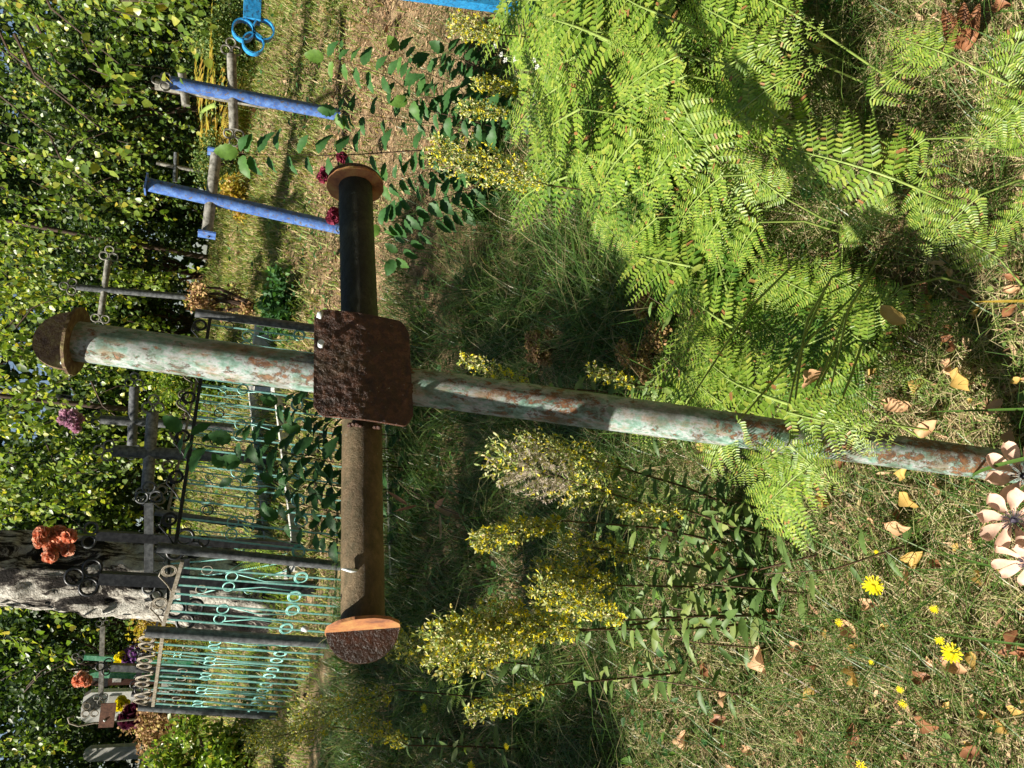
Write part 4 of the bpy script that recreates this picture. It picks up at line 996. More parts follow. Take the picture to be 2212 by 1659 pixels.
for k in range(58):
    bx = rf.uniform(1180, 1760); by = rf.uniform(-80, 430); lift = rf.uniform(.18, .42)
    if k > 30: bx = rf.uniform(1480, 1930); by = rf.uniform(480, 900); lift = rf.uniform(.08, .26)
    a_ = rf.uniform(1.9, 4.9); L_ = rf.uniform(190, 300)
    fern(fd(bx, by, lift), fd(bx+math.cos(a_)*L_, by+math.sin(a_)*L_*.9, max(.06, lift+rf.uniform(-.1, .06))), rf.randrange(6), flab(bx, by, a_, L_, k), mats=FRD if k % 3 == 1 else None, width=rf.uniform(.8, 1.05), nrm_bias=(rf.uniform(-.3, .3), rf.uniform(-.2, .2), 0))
for (b, t, v, lb) in (((470, 225, .42), (420, 262, .5), 1, 'yellow fern frond behind the right blue cross arm'), ((500, 290, .25), (455, 262, .42), 3, 'golden fern frond under the right blue cross arm'), ((505, 262, .2), (445, 225, .42), 2, 'yellow fern frond right of the blue post top'), ((420, 125, .4), (455, 90, .5), 3, 'yellow green frond in front of the shaded brush')):
    fern(fd(*b), fd(*t), v, lb, mats=FRY, width=1.5, group='yellowing ferns on the lawn edge')
for (b, t, v, lb) in (((600, 1225, .10), (490, 1165, .55), 0, 'bright green fern in front of the birch inside the enclosure'), ((610, 1240, .1), (500, 1270, .5), 1, 'pale fern leaning left inside the enclosure'), ((590, 1205, .1), (520, 1120, .45), 2, 'green fern leaning right inside the enclosure'), ((640, 1280, .1), (560, 1310, .4), 3, 'low fern at the birch foot'),
                      ((718, 1440, .15), (675, 1418, .32), 4, 'small fern by the base of the leftmost fence run'), ((740, 1430, .12), (700, 1395, .3), 3, 'small fern at the foot of the dark fence post'), ((600, 480, .05), (565, 520, .1), 4, 'tiny fern on the sunlit lawn'), ((1000, 1480, .2), (900, 1500, .25), 2, 'shaded fern in the grass left of the arm end')):
    fern(fd(*b), fd(*t), v, lb, group='ferns near the fence')

# ---------------------------------------------------------------- leafy plants
def big_leaf(P, D, N, L, wd, serr=.0, curl=.25, n=9, cup=.12, seed=0):
    D = nrm(D); Sd = nrm(np.cross(N, D)); Nn = np.cross(D, Sd); r = random.Random(seed); vs = []
    ph = r.uniform(0, 6)
    for i in range(n+1):
        t = i/n; w_ = wd*.5*math.sin(math.pi*min(1, t*.93+.05)**.85)**.85 if i < n else 0.0005
        if i == 0: w_ = .001
        sr = 1+serr*(1 if i % 2 else -1)
        c = P+D*L*(t-curl*.25*t*t)+Nn*(-curl*L*t*t*.8)
        wv = cup*w_*math.sin(t*9+ph)
        vs += [c+Sd*w_*sr+Nn*(cup*w_*2+wv), c, c-Sd*w_*sr+Nn*(cup*w_*2-wv)]
    fs = []
    for i in range(n):
        a = 3*i; fs += [(a, a+1, a+4, a+3), (a+1, a+2, a+5, a+4)]
    return vs, fs
def sapling(name, label, cat, pts, nl, lsize, seed, mat=None, stem_m=None, wr=.55, r0_=.004, group=None, droop=.6, tipleaf=True, skip=0.0, rnd=.25):
    pts = [np.asarray(p) for p in pts]; g = pts[0]; root = empty(name, g, label, cat, group); r = random.Random(seed)
    m = MB(); m.tube(pts, [r0_*(1-.75*i/(len(pts)-1)) for i in range(len(pts))], 6); m.build('stem', stem_m or MTWIG, root, True)
    lm = MB(); n = len(pts)-1; tot = nl
    for k in range(nl):
        s = skip+(1-skip)*(k+.5)/nl; q = s*n; i = min(int(q), n-1); p = seg(pts[i], pts[i+1], q-i); t = nrm(pts[i+1]-pts[i])
        sd = nrm(np.cross(t, nrm(EYE-p)))*(1 if k % 2 else -1)
        D = sd+t*.25+np.array([r.uniform(-rnd, rnd), r.uniform(-.5, .3), r.uniform(-rnd, rnd)-droop*.5])
        N = nrm(EYE-p)*r.uniform(.1, .8)+np.array([r.uniform(-.4, .4), 0, .7])
        L = lsize*r.uniform(.75, 1.15)*(1-.25*s)
        v, f = big_leaf(p+nrm(D)*.008, D, N, L, L*wr*r.uniform(.8, 1.1), .10, r.uniform(.1, .5), 10, .15, seed+k); lm.add(v, f)
    if tipleaf:
        v, f = big_leaf(pts[-1], nrm(pts[-1]-pts[-2])+np.array([0, 0, -.3]), nrm(EYE-pts[-1]), lsize*.8, lsize*.5, .1, .3, 10, .15, seed); lm.add(v, f)
    lm.build('leaves', mat or MELM, root, True); return root
Ye = 3.7
E = lambda *pp, Y=Ye: [AY(x, y, Y) for x, y in pp]
eg = gp(AY(1010, 320, Ye)[0], Ye)
sapling('elm_sapling', 'young elm shoot with alternate serrated leaves rising above the right end of the crossbar', 'sapling', [eg]+E((1010, 322), (900, 325), (780, 333), (700, 336), (620, 333), (540, 333), (515, 330)), 26, .145, 201, droop=.9, skip=.0)
es = [([(1015, 260), (930, 240), (850, 170), (770, 140), (700, 125)], 16, 'elm shoot leaning right over the needle mound'), ([(1030, 230), (980, 180), (900, 150), (860, 110)], 14, 'leafy elm shoot behind the ferns near the blue post'),
      ([(1030, 300), (960, 270), (880, 260), (760, 245), (725, 240)], 15, 'elm shoot covering the foot of the rightmost blue cross'), ([(1030, 400), (980, 420), (910, 440), (850, 480), (820, 490)], 14, 'elm shoot behind the right end of the crossbar'),
      ([(1020, 440), (960, 460), (900, 500), (850, 560)], 13, 'low elm shoot under the right arm'), ([(1040, 150), (1000, 130), (960, 110)], 9, 'broad leaved elm shoot beside the yellow flowers at the right'), ([(1060, 250), (1000, 230), (940, 210), (880, 215)], 14, 'dense elm shoot with grey green leaves'), ([(1030, 360), (950, 360), (880, 380), (820, 400)], 13, 'elm shoot in the shade beneath the right disc')]
for i, (pp, nl, lb) in enumerate(es):
    Y = 3.6+.12*(i % 3); p = [AY(x, y, Y) for x, y in pp]; g = gp(p[0][0], Y)
    sapling('elm_sapling', lb, 'sapling', [g]+p, nl+12, .12, 210+i*40, droop=.8, wr=.54, r0_=.003, group='elm shoots behind the crossbar')
ef = [([(730, 1000), (640, 985), (560, 960), (500, 950)], 18, 'dark leafy shoot in front of the turquoise bars, under the silver cross', .10), ([(730, 1050), (660, 1040), (600, 1010), (520, 1000)], 18, 'sapling with drooping leaves in front of the middle of the near fence', .10),
      ([(735, 930), (690, 910), (640, 880), (600, 870)], 13, 'thin shoot against the bars next to the post', .085), ([(735, 1110), (650, 1090), (560, 1080), (480, 1010)], 16, 'yellow stemmed seedling with narrow leaves before the fence', .075), ([(735, 1170), (680, 1150), (600, 1120)], 12, 'leafy shoot beside the dark fence post', .095), ([(735, 960), (700, 940), (650, 930)], 10, 'low dark shoot behind the left arm', .09), ([(730, 1075), (640, 1060), (590, 1040)], 12, 'shoot with small leaves left of the sapling', .07), ([(445, 965), (420, 945), (392, 930)], 3, 'single large leaf shoot by the fence top circle', .10)]
for i, (pp, nl, lb, ls) in enumerate(ef):
    Y = 4.15+.08*(i % 3); p = [AY(x, y, Y) for x, y in pp]; g = gp(p[0][0], Y)
    sapling('elm_sapling', lb, 'sapling', [g]+p, nl+4, ls*1.6, 400+i*40, droop=1.0, wr=.5, r0_=.0035, group='leafy shoots in front of the near fence', stem_m=MSTEMD)

# goldenrod
def goldenrod(label, tip, mid, base, wpx, seed, fluff=False, yel=.25, nleaf=28, dense=1.0, Y=None, leafm=None):
    """tip, end of plume and foot as picture points"""
    g = G(*base) if Y is None else AY(base[0], base[1], Y); Yg = g[1]; g = gp(g[0], Yg)
    Tp = AY(tip[0], tip[1], Yg-.05); Mp = AY(mid[0], mid[1], Yg-.02); r = random.Random(seed)
    root = empty('goldenrod', g, label, 'wildflower', 'goldenrod plants')
    dep = (Mp-EYE)@fwd; R = wpx/2/FOC*dep; ax = Tp-Mp; Lp = np.linalg.norm(ax); ax = ax/Lp
    m = MB(); m.tube([g, seg(g, Mp, .5)+np.array([r.uniform(-.02, .02), 0, 0]), Mp, Tp], [.004, .0035, .0025, .001], 5); m.build('stem', MSTEMD, root, True)
    s1 = nrm(np.cross(ax, [0, 1, 0])); s2 = np.cross(ax, s1)
    P = []; D = []; N = []; L = []; br = MB(); FP = []; fl = []
    nb = int(62*dense)
    for k in range(nb):
        t = (k+.5)/nb; a_ = k*2.4+r.uniform(-.4, .4); o = math.cos(a_)*s1+math.sin(a_)*s2
        lb = R*(.35+.75*math.sin(math.pi*min(1, (1-t)**.75*.85+.05)))*r.uniform(.8, 1.2); p0 = Mp+ax*Lp*t
        e = p0+o*lb*.85+ax*lb*.9; mid_ = seg(p0, e, .5)+o*lb*.12
        br.tube([p0, mid_, e], [.0011, .0009, .0006], 3, caps=False)
        nh = max(5, int(lb/.0075))
        for j in range(nh):
            q = .15+.85*(j+.5)/nh; c = p0*(1-q)**2+2*q*(1-q)*mid_+q*q*e
            for rep in range(2):
                d = np.array([r.gauss(0, 1) for _ in range(3)]); d = nrm(d+ax*.9+o*.4)
                cc = c+d*r.uniform(.0, .004)
                if fluff and .45 < t < .85 and r.random() < .8:
                    fl.append(cc); continue
                P.append(cc); D.append(d); N.append([r.gauss(0, 1) for _ in range(3)]); L.append(r.uniform(.008, .015))
            if r.random() < .55*yel*(1.4-t): FP.append(c+nrm(o+ax*.3)*.006)
    a = leaves_np(np.array(P), np.array(D), np.array(N), np.array(L), np.full(len(P), .42), .5, (.3, .75, 1., .9))
    put('plume', a, MGOLD, root)
    br.build('plume_twigs', MSTEM, root)
    if FP:
        FP = np.array(FP); n = len(FP); rp = np.repeat(FP, 7, 0); k = len(rp); rg = np.random.default_rng(seed)
        put('florets', leaves_np(rp, rg.normal(size=(k, 3)), rg.normal(size=(k, 3)), rg.uniform(.006, .011, k), np.full(k, .4), .1), MGOLDY, root)
    if fl:
        fl = np.repeat(np.array(fl), 7, 0); k = len(fl); rg = np.random.default_rng(seed)
        put('seed_fluff', leaves_np(fl, rg.normal(size=(k, 3)), rg.normal(size=(k, 3)), rg.uniform(.007, .013, k), np.full(k, .16), .1), MFLUFF, root)
    lm = MB()
    for k in range(nleaf):
        s = (k+.3)/nleaf; p = seg(g, Mp, s) if s < .9 else Mp; a_ = k*2.4
        o = np.array([math.cos(a_), math.sin(a_)*.8, r.uniform(-.1, .7)]); Lf = r.uniform(.05, .095)*(1.25-.6*s)
        v, f = big_leaf(p, o, np.array([0, -.5, 1.])+np.array([r.uniform(-.4, .4)]*3), Lf, Lf*.26, 0, r.uniform(0, .7), 6, .12, seed+k); lm.add(v, f)
    lm.build('leaves', leafm or MWILL, root, True); return root
GL = [
 ('tall goldenrod with grey seed fluff at its tip, just left of the tall cross post', (1075, 990), (1380, 1085), (1640, 1165), 120, dict(fluff=True, yel=.12, dense=1.5)),
 ('goldenrod plume with cream buds right beside the fluffy one', (1130, 955), (1340, 1010), (1600, 1100), 75, dict(yel=.15, dense=1.1)),
 ('slim goldenrod plume with bright yellow flowers in the middle left', (1032, 1168), (1215, 1125), (1600, 1180), 60, dict(yel=.45, dense=1.2)),
 ('largest goldenrod plume, bushy and cream coloured, at the lower left', (945, 1395), (1165, 1375), (1650, 1330), 130, dict(yel=.18, dense=2.0)),
 ('goldenrod plume with vivid yellow florets right of the largest plume', (1165, 1270), (1350, 1340), (1680, 1330), 80, dict(yel=.5, dense=1.2)),
 ('second plume grown against the largest goldenrod, yellow at its base', (1020, 1340), (1255, 1360), (1650, 1345), 90, dict(yel=.4, dense=1.4)),
 ('goldenrod with few yellow flowers above the fern tip', (1215, 1170), (1400, 1205), (1640, 1230), 70, dict(yel=.45, dense=.8)),
 ('yellow goldenrod sprig in the gap between two plumes', (1165, 1225), (1335, 1265), (1640, 1290), 62, dict(yel=.6, dense=.9)),
 ('shaded goldenrod under the left end disc of the crossbar', (828, 1380), (960, 1420), (1200, 1440), 80, dict(yel=.2, dense=1.1)),
 ('small goldenrod with two yellow clusters near the bottom left', (1015, 1545), (1180, 1480), (1500, 1450), 55, dict(yel=.5, dense=.8)),
 ('goldenrod sprig behind the post under the centre plate', (1000, 775), (1150, 835), (1400, 860), 42, dict(yel=.35, dense=.8)),
 ('goldenrod with cream buds at the left edge of the fern bed', (940, 322), (1185, 400), (1420, 430), 95, dict(yel=.3, dense=1.5)),
 ('yellow goldenrod sprig hidden by fern tips', (1030, 180), (1120, 195), (1300, 230), 40, dict(yel=.6, dense=.8)),
 ('goldenrod in the shade by the foot of the sky blue post', (985, 52), (1085, 75), (1300, 90), 60, dict(yel=.6, dense=1.0)),
 ('goldenrod sprig among the elm leaves at the right', (1000, 232), (1100, 245), (1300, 260), 45, dict(yel=.3, dense=.9)),
 ('tall shaded goldenrod at the far left below the fence', (640, 1560), (860, 1490), (1150, 1530), 80, dict(yel=.25, dense=1.3)),
 ('shaded goldenrod at the far left edge beside the fence end', (540, 1600), (720, 1570), (1000, 1600), 80, dict(yel=.2, dense=1.3)),
 ('thin goldenrod with yellow top at the left edge', (780, 1560), (880, 1610), (1150, 1620), 50, dict(yel=.5, dense=.8)),
 ('goldenrod bent over near the fluffy plume', (1350, 1110), (1480, 1100), (1680, 1150), 45, dict(yel=.2, dense=.6)),
 ('withered goldenrod sprig under the fern edge', (1275, 800), (1370, 830), (1500, 850), 40, dict(yel=.6, dense=.5)),
]
for i, (lb, t_, m_, b_, w_, kw) in enumerate(GL):
    goldenrod(lb, t_, m_, b_, w_, 700+i*31, **kw)
# leafy willow-herb like stems at the left of the post
for i, (pp, lb) in enumerate([([(1700, 1170), (1560, 1130), (1480, 1110)], 'leafy stem with grey green leaves below the fluffy goldenrod'), ([(1720, 1280), (1620, 1270), (1500, 1260)], 'bent dark stem with broad pale leaves left of the long fern tip'), ([(1760, 1200), (1640, 1230), (1540, 1260), (1420, 1300)], 'long leaning stem with drooping leaves in the sunlit grass'),
                              ([(1640, 1400), (1520, 1390), (1400, 1370)], 'leafy stem under the largest goldenrod'), ([(1660, 1330), (1500, 1320), (1350, 1300)], 'grey leaved stem between the goldenrods'), ([(1600, 1500), (1480, 1480), (1300, 1450)], 'low leafy stem in the grass at the bottom left'), ([(1650, 1100), (1570, 1080), (1470, 1070)], 'broad leaved stem between post and goldenrod'),
                              ([(1950, 1180), (1800, 1230), (1650, 1240)], 'dark bare stem with two leaves lying over the turf'), ([(1040, 1130), (960, 1100), (850, 1040)], 'green stalk with thin upright leaves under the left arm'), ([(1560, 700), (1480, 690), (1400, 640)], 'small stem with round leaves under the ferns'), ([(1480, 930), (1400, 940)], 'bright leafy sprig against the left side of the post')]):
    q = [fd(x, y, .05+.28*k/(len(pp)-1)) for k, (x, y) in enumerate(pp)]
    sapling('leafy_stem', lb, 'wild plant', [gp(q[0][0], q[0][1])]+q, 7+4*(len(pp)-2), .085, 900+i*50, mat=MWILL, stem_m=MSTEMD, wr=.24, droop=.7, group='leafy stems in the grass', rnd=.5, tipleaf=False)
def dried(label, c, rpx, lift, seed):
    p = fd(c[0], c[1], lift); g = gp(p[0], p[1]+.02); root = empty('dried_plant', g, label, 'dry plant'); rr = random.Random(seed)
    dep = (p-EYE)@fwd; R = rpx/FOC*dep; m = MB(); cs = []
    for k in range(10):
        e = p+np.array([rr.uniform(-1, 1)*R, rr.uniform(-.5, .5)*R, rr.uniform(-.6, .8)*R]); cs.append(e); m.tube([g, seg(g, p, .7), e], [.003, .002, .001], 4, caps=False)
    m.build('stem', MSTEMD, root); put('seed_heads', cloud(cs, [R*.38]*10, 160, .012, seed), MDRY, root)
dried('brown dried flower heads in the grass below the fern bed', (1385, 760), 55, .2, 31); dried('curled dry seed stalk in front of the long grass', (1165, 750), 30, .22, 32); dried('small brown dried sprig near the tiny fern', (1400, 660), 30, .15, 33)

# ---------------------------------------------------------------- fallen leaves, each its own thing
DL = []
for k in range(6):
    rr = random.Random(k+60); m = MB()
    v, f = big_leaf(np.array([-.5, 0, 0]), np.array([1., rr.uniform(-.1, .1), 0]), np.array([rr.uniform(-.2, .2), rr.uniform(-.2, .2), 1.]), 1.0, .52+.1*rr.random(), .03, rr.uniform(-.5, .5), 12, rr.choice([.45, -.3, .6, .2]), k)
    f2 = MB(); m.add([np.array(p)+np.array([0, 0, .06]) for p in v], f)
    for mt in (MDEAD, MDEAD2, MDEAD3):
        me = bpy.data.meshes.new('fallen_leaf'); me.from_pydata(m.v, [], m.f); me.materials.append(mt); me.polygons.foreach_set('use_smooth', np.ones(len(me.polygons), bool)); DL.append(me)
cn = ['tan', 'dark brown', 'yellowish']
def dleaf(x, y, px, k, label=None, lift=.042):
    p = fd(x, y, lift); me = DL[k % len(DL)]; o = bpy.data.objects.new('fallen_leaf', me); COL.objects.link(o)
    dep = (p-EYE)@fwd; s = px/FOC*dep; o.location = p; o.scale = (s, s, s); rr = random.Random(k*7+int(x))
    o.rotation_euler = (rr.uniform(-.5, .5)+.25, rr.uniform(-.45, .45), rr.uniform(0, 6.28))
    tag(o, label or '%s %s leaf %s, %s' % ('small' if px < 28 else 'large' if px > 40 else 'middling', cn[k % 3], 'high up in the turf' if x < 1700 else 'halfway down the turf' if x < 1850 else 'in the lower turf' if x < 2050 else 'at the very bottom', 'far right' if y < 700 else 'just right of the post' if y < 950 else 'just left of the post' if y < 1130 else 'left of the post' if y < 1300 else 'near the hawkweeds' if y < 1480 else 'at the left edge'), 'fallen leaf', 'fallen leaves in the foreground turf' if not label else None)
big = [(1834, 1356, 52, 0, 'smooth tan egg shaped leaf standing in the turf left of the two yellow hawkweeds'), (1851, 1459, 50, 2, 'yellow curled leaf in the turf under the egg shaped leaf'), (1977, 1203, 55, 2, 'pale yellow leaf right of the large hawkweed'), (1967, 1243, 50, 3, 'orange tan leaf just beside the pale yellow one'),
       (1881, 1306, 48, 6, 'tan leaf touching the stalk of the large yellow hawkweed'), (1764, 826, 62, 0, 'beige dead leaf caught on fern fronds right of the post'), (1934, 680, 62, 5, 'curled mustard yellow leaf caught in the lower ferns'), (2084, 818, 58, 2, 'flat pale yellow leaf on the turf right of the post'), (2064, 1441, 56, 3, 'tan leaf half under the lower hawkweed flower'), (1841, 1585, 46, 1, 'brown leaf near the left edge of the picture'),
       (2004, 1556, 60, 4, 'glossy brown curled leaf in the turf at the far left'), (1941, 1133, 60, 6, 'long tan leaf between the post and the hawkweeds'), (1947, 872, 58, 9, 'crumpled pinkish brown leaf right of the post'), (2004, 926, 50, 12, 'reddish folded leaf close to the post'), (1651, 1423, 60, 0, 'tan leaf pair behind the leafy stems')]
for (x, y, s, k, lb) in big: dleaf(x, y, s, k, lb, .05 if 'caught' not in lb else .27)
rl = random.Random(77)
sm = [(1677, 1336), (1721, 1399), (2104, 1426), (1994, 1463), (1841, 1629), (2171, 1569), (2194, 1383), (1481, 1599), (2194, 1529), (2057, 716), (2057, 793), (1991, 836), (2181, 673), (2194, 956), (1951, 1020), (1824, 1010), (2034, 1053), (1967, 1073), (2087, 630), (1717, 123), (1774, 103), (2164, 20), (2150, 880), (2120, 1250), (1560, 1560), (1620, 1620), (1750, 1500), (2100, 1620)]
for i, (x, y) in enumerate(sm): dleaf(x, y, rl.uniform(34, 50), i*5+1)
for i in range(60): dleaf(rl.uniform(1500, 2230), rl.uniform(560, 1690), rl.uniform(20, 36), i)
def curled(x, y, px, mat, label):
    p = fd(x, y, .03); dep = (p-EYE)@fwd; s = px/FOC*dep; root = empty('fallen_leaf', p, label, 'fallen leaf'); m = MB()
    for k in range(3):
        v, f = big_leaf(p+np.array([0, 0, .01*k]), np.array([.8, -.3+.3*k, .1]), np.array([-.3*k, -.6, .8]), s, s*.4, .03, -.5, 12, .7, k); m.add(v, f)
    m.build('blade', mat, root, True)
curled(2085, 112, 80, MDEAD2, 'large curled yellow brown leaf in the shade at the right edge'); curled(1940, 385, 70, MDEAD2, 'curled dark brown leaf hanging below the large fern frond')
# autumn leaves on a thin shoot under the left arm
def autumn():
    Y = fd(960, 1110, .15)[1]; g = gp(AY(1090, 1120, Y)[0], Y); root = empty('autumn_seedling', g, 'thin shoot with long pinkish autumn leaves under the left arm', 'wild plant')
    m = MB(); m.tube([g]+[AY(x, y, Y) for x, y in ((1000, 1112), (930, 1098), (850, 1085))], [.003, .0025, .002, .001], 5); m.build('stem', MSTEM, root, True)
    m = MB()
    for k, (p, q, w_) in enumerate((((945, 1100), (1012, 1122), .036), ((985, 1128), (1022, 1172), .034), ((950, 1110), (952, 1170), .014), ((880, 1090), (835, 1060), .018), ((940, 1098), (960, 1075), .03), ((1000, 1130), (1030, 1150), .02), ((900, 1092), (850, 1105), .014))):
        a = AY(p[0], p[1], Y-.01); b = AY(q[0], q[1], Y-.03); v, f = big_leaf(a, b-a, EYE-a+np.array([.3, 0, .5]), np.linalg.norm(b-a), w_, .02, .12, 10, .25, k); m.add(v, f)
    m.build('leaves', MAUT, root, True)
autumn()

# ---------------------------------------------------------------- flowers
def ray_flower(name, label, x, y, px, lift, mat, npet=16, layers=2, stem=True, group=None, cat='flower', face=(0, -.45, .8), seed=0, wr=.2):
    c = fd(x, y, lift); g = gp(c[0]+.01, c[1]+.01); dep = (c-EYE)@fwd; R = px/2/FOC*dep; root = empty(name, g, label, cat, group)
    n = nrm(face); s1 = nrm(np.cross(n, [1, 0, .2])); s2 = np.cross(n, s1); rg = np.random.default_rng(seed)
    P = []; D = []; L = []
    for ly in range(layers):
        for k in range(npet):
            a_ = 2*math.pi*(k+.5*ly)/npet+rg.uniform(-.08, .08); d = math.cos(a_)*s1+math.sin(a_)*s2+n*(.12+.35*ly)
            P.append(c+n*.001*ly); D.append(d); L.append(R*(1-.28*ly)*rg.uniform(.88, 1.08))
    k = len(P); put('petals', leaves_np(np.array(P), np.array(D), np.tile(n, (k, 1))+rg.normal(size=(k, 3))*.1, np.array(L), np.full(k, wr), .1, (.3, .85, .7, 1.)), mat, root)
    m = MB(); m.lump(c+n*R*.1, R*.22, seed, 9, 6); m.build('flower_centre', MYEL if mat == MYEL else MINK, root, True)
    if stem: m = MB(); m.tube([g, seg(g, c, .5)+np.array([.008, .004, 0]), c-n*R*.1], [.0012, .001, .0016], 5); m.build('stem', MSTEM, root, True)
    return root
ray_flower('hawkweed', 'large open yellow hawkweed flower, the upper right of the two big ones', 1887, 1265, 46, .10, MYEL, seed=1)
ray_flower('hawkweed', 'large open yellow hawkweed above a tan leaf, the lower of the two big ones', 2056, 1411, 46, .10, MYEL, seed=2)
for i, (x, y, s, lb) in enumerate([(1812, 1345, 18, 'small half closed hawkweed beside the egg shaped leaf'), (1883, 1430, 14, 'tiny orange yellow hawkweed bud above the turf'), (2018, 1316, 20, 'small hawkweed between the two big flowers'), (2030, 1383, 22, 'small hawkweed just above the lower big flower'), (1944, 1490, 18, 'small hawkweed left of the lower big flower'), (1950, 1521, 20, 'small hawkweed in the turf at the lower left'), (1893, 1193, 12, 'tiny yellow bud right of the upper big hawkweed'),
                                   (1860, 1653, 24, 'yellow flower at the left edge of the picture'), (917, 1530, 22, 'single yellow flower on a thin stalk in the shaded grass'), (1019, 1655, 24, 'yellow flower at the left edge in the shade'), (1094, 1612, 16, 'small orange yellow flower in the shaded grass')]):
    ray_flower('hawkweed', lb, x, y, s, .08 if x > 1500 else .2, MYEL, 12, 2, seed=10+i)
def peach(x, y, px, d, face, label, seed):
    c = W(x, y, d); g = gp(c[0]+.02, c[1]+.05); root = empty('artificial_flower', g, label, 'artificial flower', 'peach fabric flowers at the foot of the cross')
    n = nrm(face); s1 = nrm(np.cross(n, [0.1, .2, 1])); s2 = np.cross(n, s1); R = px/FOC*d; rr = random.Random(seed)
    for k in range(9):
        a_ = 2*math.pi*k/9+rr.uniform(-.08, .08); dd = math.cos(a_)*s1+math.sin(a_)*s2+n*rr.uniform(.05, .28); m = MB()
        sd = nrm(np.cross(n, dd)); nn = nrm(np.cross(dd, sd)); dd = nrm(dd); vs = []; NN = 12; MM = 8
        for i in range(NN+1):
            t = i/NN; w_ = R*.27*(t**.6)*(math.sqrt(max(0, 1-((t-.55)/.46)**2)) if t > .55 else 1)*(.35+.65*min(1, t/.55))
            for j in range(MM+1):
                s = j/MM*2-1
                z = R*(.10*t*t+.10*(1-abs(s)**2)*-t*.6+.045*math.sin(t*7+k)*s+.06*(abs(s)**3)*t)
                vs.append(c+dd*R*(.1+.9*t)+sd*w_*s+nn*z)
        fs = [(i*(MM+1)+j, i*(MM+1)+j+1, (i+1)*(MM+1)+j+1, (i+1)*(MM+1)+j) for i in range(NN) for j in range(MM)]
        m.add(vs, fs); m.build('petal', MPEACH, root, True)
    m = MB(); m.lump(c+n*.004, R*.09, seed, 12, 8); m.build('flower_centre', MINK, root, True)
    m = MB()
    for k in range(42):
        a_ = 2*math.pi*k/42; rad = R*rr.uniform(.24, .36); e = c+(math.cos(a_)*s1+math.sin(a_)*s2)*rad+n*R*rr.uniform(.08, .2)
        m.tube([c+n*.004, seg(c, e, .6)+n*R*.06, e], [.0005, .0004, .0009], 4)
    m.build('stamens', MINK, root)
    m = MB(); m.tube([g, seg(g, c, .5)+np.array([.02, .03, 0]), c-n*.004], [.003, .003, .004], 6); m.build('stem', MSTEM, root, True)
peach(2188, 1121, 78, 1.42, (-.25, -.75, .6), 'fully open peach fabric flower with dark stamens at the picture bottom, the middle one', 1)
peach(2212, 1030, 80, 1.47, (.35, -.6, .75), 'peach fabric flower in front of the lower end of the post, the rightmost one', 2)
peach(2225, 1212, 72, 1.38, (-.7, -.3, .6), 'peach fabric flower turned away, the leftmost of the three', 3)
def bunch(name, label, blossoms, Y, R, mat, foot=None, leafmat=None, n=110, group=None):
    c0 = AY(blossoms[0][0], blossoms[0][1], Y); g = np.array(foot) if foot is not None else c0
    root = empty(name, g, label, 'artificial flowers', group)
    for i, (x, y) in enumerate(blossoms):
        c = AY(x, y, Y-.04*(i % 3)); rg = np.random.default_rng(i+int(x)); d = rnd_unit(n); put('blossom', leaves_np(c+d*R*.25, d+rg.normal(size=(n, 3))*.3, rg.normal(size=(n, 3)), R*rg.uniform(.5, .95, n), np.full(n, .95), .35, (.35, .85, .8, 1.1)), mat, root)
    m = MB(); c = AY(blossoms[-1][0], blossoms[-1][1], Y)
    m.tube([g-np.array([0, 0, .02]), seg(g, c, .5), c], .006, 5); m.build('stem', MSTEM, root)
    return root
Tc4 = AY(218, 906, c4.location[1]); Tc5 = AY(208, 1156, c5.location[1])
bunch('flower_bunch', 'pink fabric flower bunch on top of the dark grey cross', [(165, 925), (140, 893), (150, 915), (172, 905), (135, 908), (158, 895)], c4.location[1]-.03, .052, MPINK, Tc4, n=80)
bunch('flower_bunch', 'bright coral fabric flower bunch against the birch trunk, on top of the black cross', [(138, 1170), (112, 1155), (88, 1168), (112, 1182), (128, 1150), (150, 1158), (146, 1186), (108, 1200), (90, 1152)], c5.location[1]-.03, .05, MORANGE, Tc5)
bunch('flower_bunch', 'faded orange flower bunch on the bright green post at the far left', [(178, 1462), (170, 1470), (184, 1470)], 9.7, .07, MORANGE, AY(195, 1460, 9.75))
bunch('flower_bunch', 'purple and lilac flower bunch at the foot of the pale green cross', [(285, 1412), (275, 1425), (295, 1408), (268, 1432)], 9.0, .08, MPURP, gp(AY(300, 1415, 9.0)[0], 9.0))
bunch('flower_bunch', 'yellow flowers beside the purple bunch', [(258, 1424), (262, 1420)], 9.0, .06, MYEL, gp(AY(300, 1424, 9.0)[0], 9.0))
bunch('flower_bunch', 'dark maroon flowers in front of the white gravestone', [(285, 1540), (300, 1530), (292, 1552), (305, 1545), (275, 1555)], 8.6, .09, MMAROON, gp(AY(320, 1540, 8.6)[0], 8.6))
bunch('flower_bunch', 'yellow flowers against the white gravestone', [(262, 1515), (270, 1522), (258, 1525)], 9.3, .06, MYEL, gp(AY(320, 1518, 9.3)[0], 9.3))
bunch('flower_bunch', 'crimson fabric flowers lying on the needle mound beyond the right end disc', [(702, 372), (697, 384), (738, 340)], 5.3, .038, MRED, gp(AY(720, 372, 5.2)[0], 5.3))
bunch('flower_bunch', 'crimson petals by the foot of the left blue cross', [(722, 462), (718, 472)], 5.5, .045, MRED, gp(AY(728, 466, 5.5)[0], 5.5))
ray_w = [(1083, 118), (1092, 130), (1070, 100), (1113, 128), (1086, 190), (1155, 130), (1160, 145)]
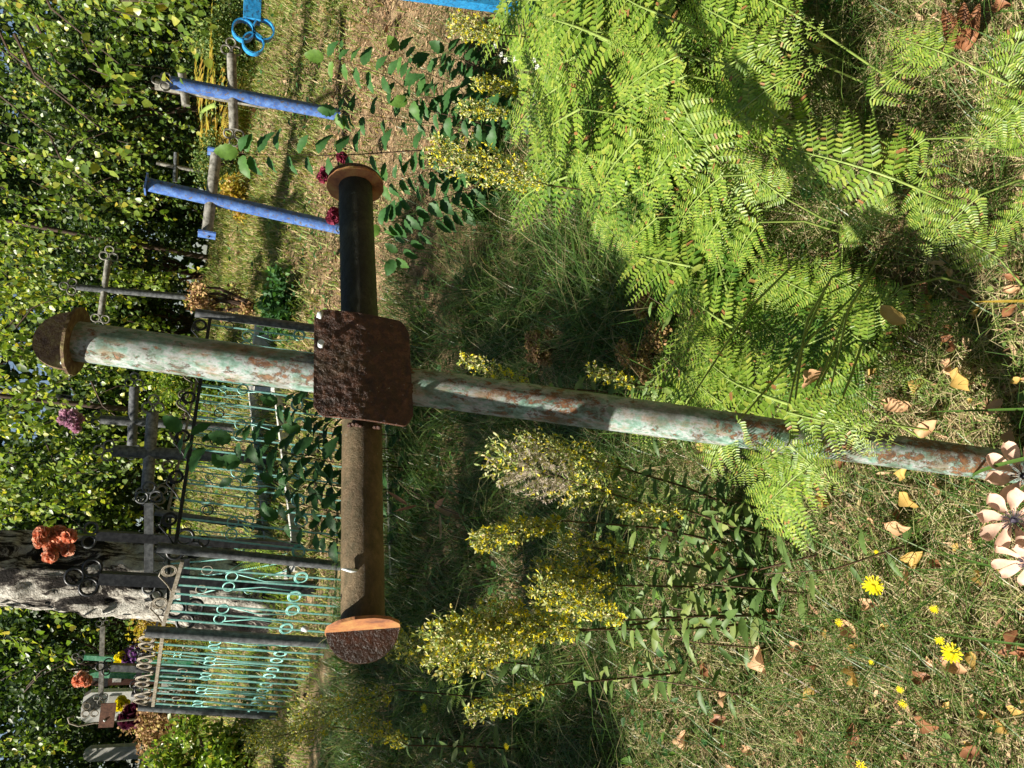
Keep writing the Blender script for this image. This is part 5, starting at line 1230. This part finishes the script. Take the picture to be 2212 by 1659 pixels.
for i, (x, y) in enumerate(ray_w): ray_flower('white_flower', 'tiny white wildflower at the fern bed top, '+['left of the pair on top', 'right one of the upper pair', 'highest and farthest right', 'just below the upper pair', 'lowest left one by itself', 'upper one nearest the fronds', 'lower one nearest the fronds'][i], x, y, 13, .35, MWHITE, 6, 1, group='tiny white wildflowers', seed=40+i, wr=.5)
# long single blades and stalks crossing the near foreground
def blade(label, p, q, w_, mat, sag=.04):
    a = fd(*p); b = fd(*q); g = gp(a[0], a[1]); root = empty('grass_blade', a, label, 'grass blade', 'long single blades in the foreground'); m = MB(); vs = []; n = 10
    sd = nrm(np.cross(b-a, EYE-a))
    for i in range(n+1):
        t = i/n; c = seg(a, b, t)+np.array([0, 0, sag*math.sin(math.pi*t)]); ww = w_*(1-t**3)+.0002; vs += [c-sd*ww/2, c+np.array([0, 0, -ww*.2]), c+sd*ww/2]
    fs = []
    for i in range(n): a_ = 3*i; fs += [(a_, a_+1, a_+4, a_+3), (a_+1, a_+2, a_+5, a_+4)]
    m.add(vs, fs); m.build('blade', mat, root, True)
blade('wide green blade crossing in front of the lower post and peach flower', (2215, 990, .32), (2085, 1048, .10), .007, MGRASSL)
blade('long pale green blade right of the lower post', (2230, 883, .2), (1990, 890, .04), .005, MGRASSL, .0)
blade('long green blade below the peach flowers', (2230, 1245, .2), (1990, 1175, .03), .005, MGRASSL)
blade('yellow stalk at the right edge of the turf', (2230, 650, .15), (2100, 652, .05), .006, MFERNY, 0)
blade('dry straw stalk lying across the turf at the left', (1694, 1452, .06), (1850, 1545, .05), .004, MFLUFF, .0)
blade('long green blade at the lower left of the flowers', (2230, 1395, .15), (2000, 1360, .03), .004, MGRASSL)

# things of one group that would read alike are told apart by their distance
from collections import defaultdict
dd_ = defaultdict(list)
for o in COL.objects:
    if o.parent is None and o.get('label') and o.get('group') in ('bracken ferns right of the tall cross', 'fallen leaves in the foreground turf'): dd_[o['label']].append(o)
for lb, os_ in dd_.items():
    if len(os_) > 1:
        os_.sort(key=lambda o: (Vector(EYE)-o.location).length)
        nm_ = {2: ['nearer', 'farther'], 3: ['nearest', 'middle', 'farthest'], 4: ['nearest', 'second nearest', 'third nearest', 'farthest']}.get(len(os_))
        if nm_:
            for o, w_ in zip(os_, nm_): o['label'] = w_+' '+lb.replace('rather large', 'biggish')
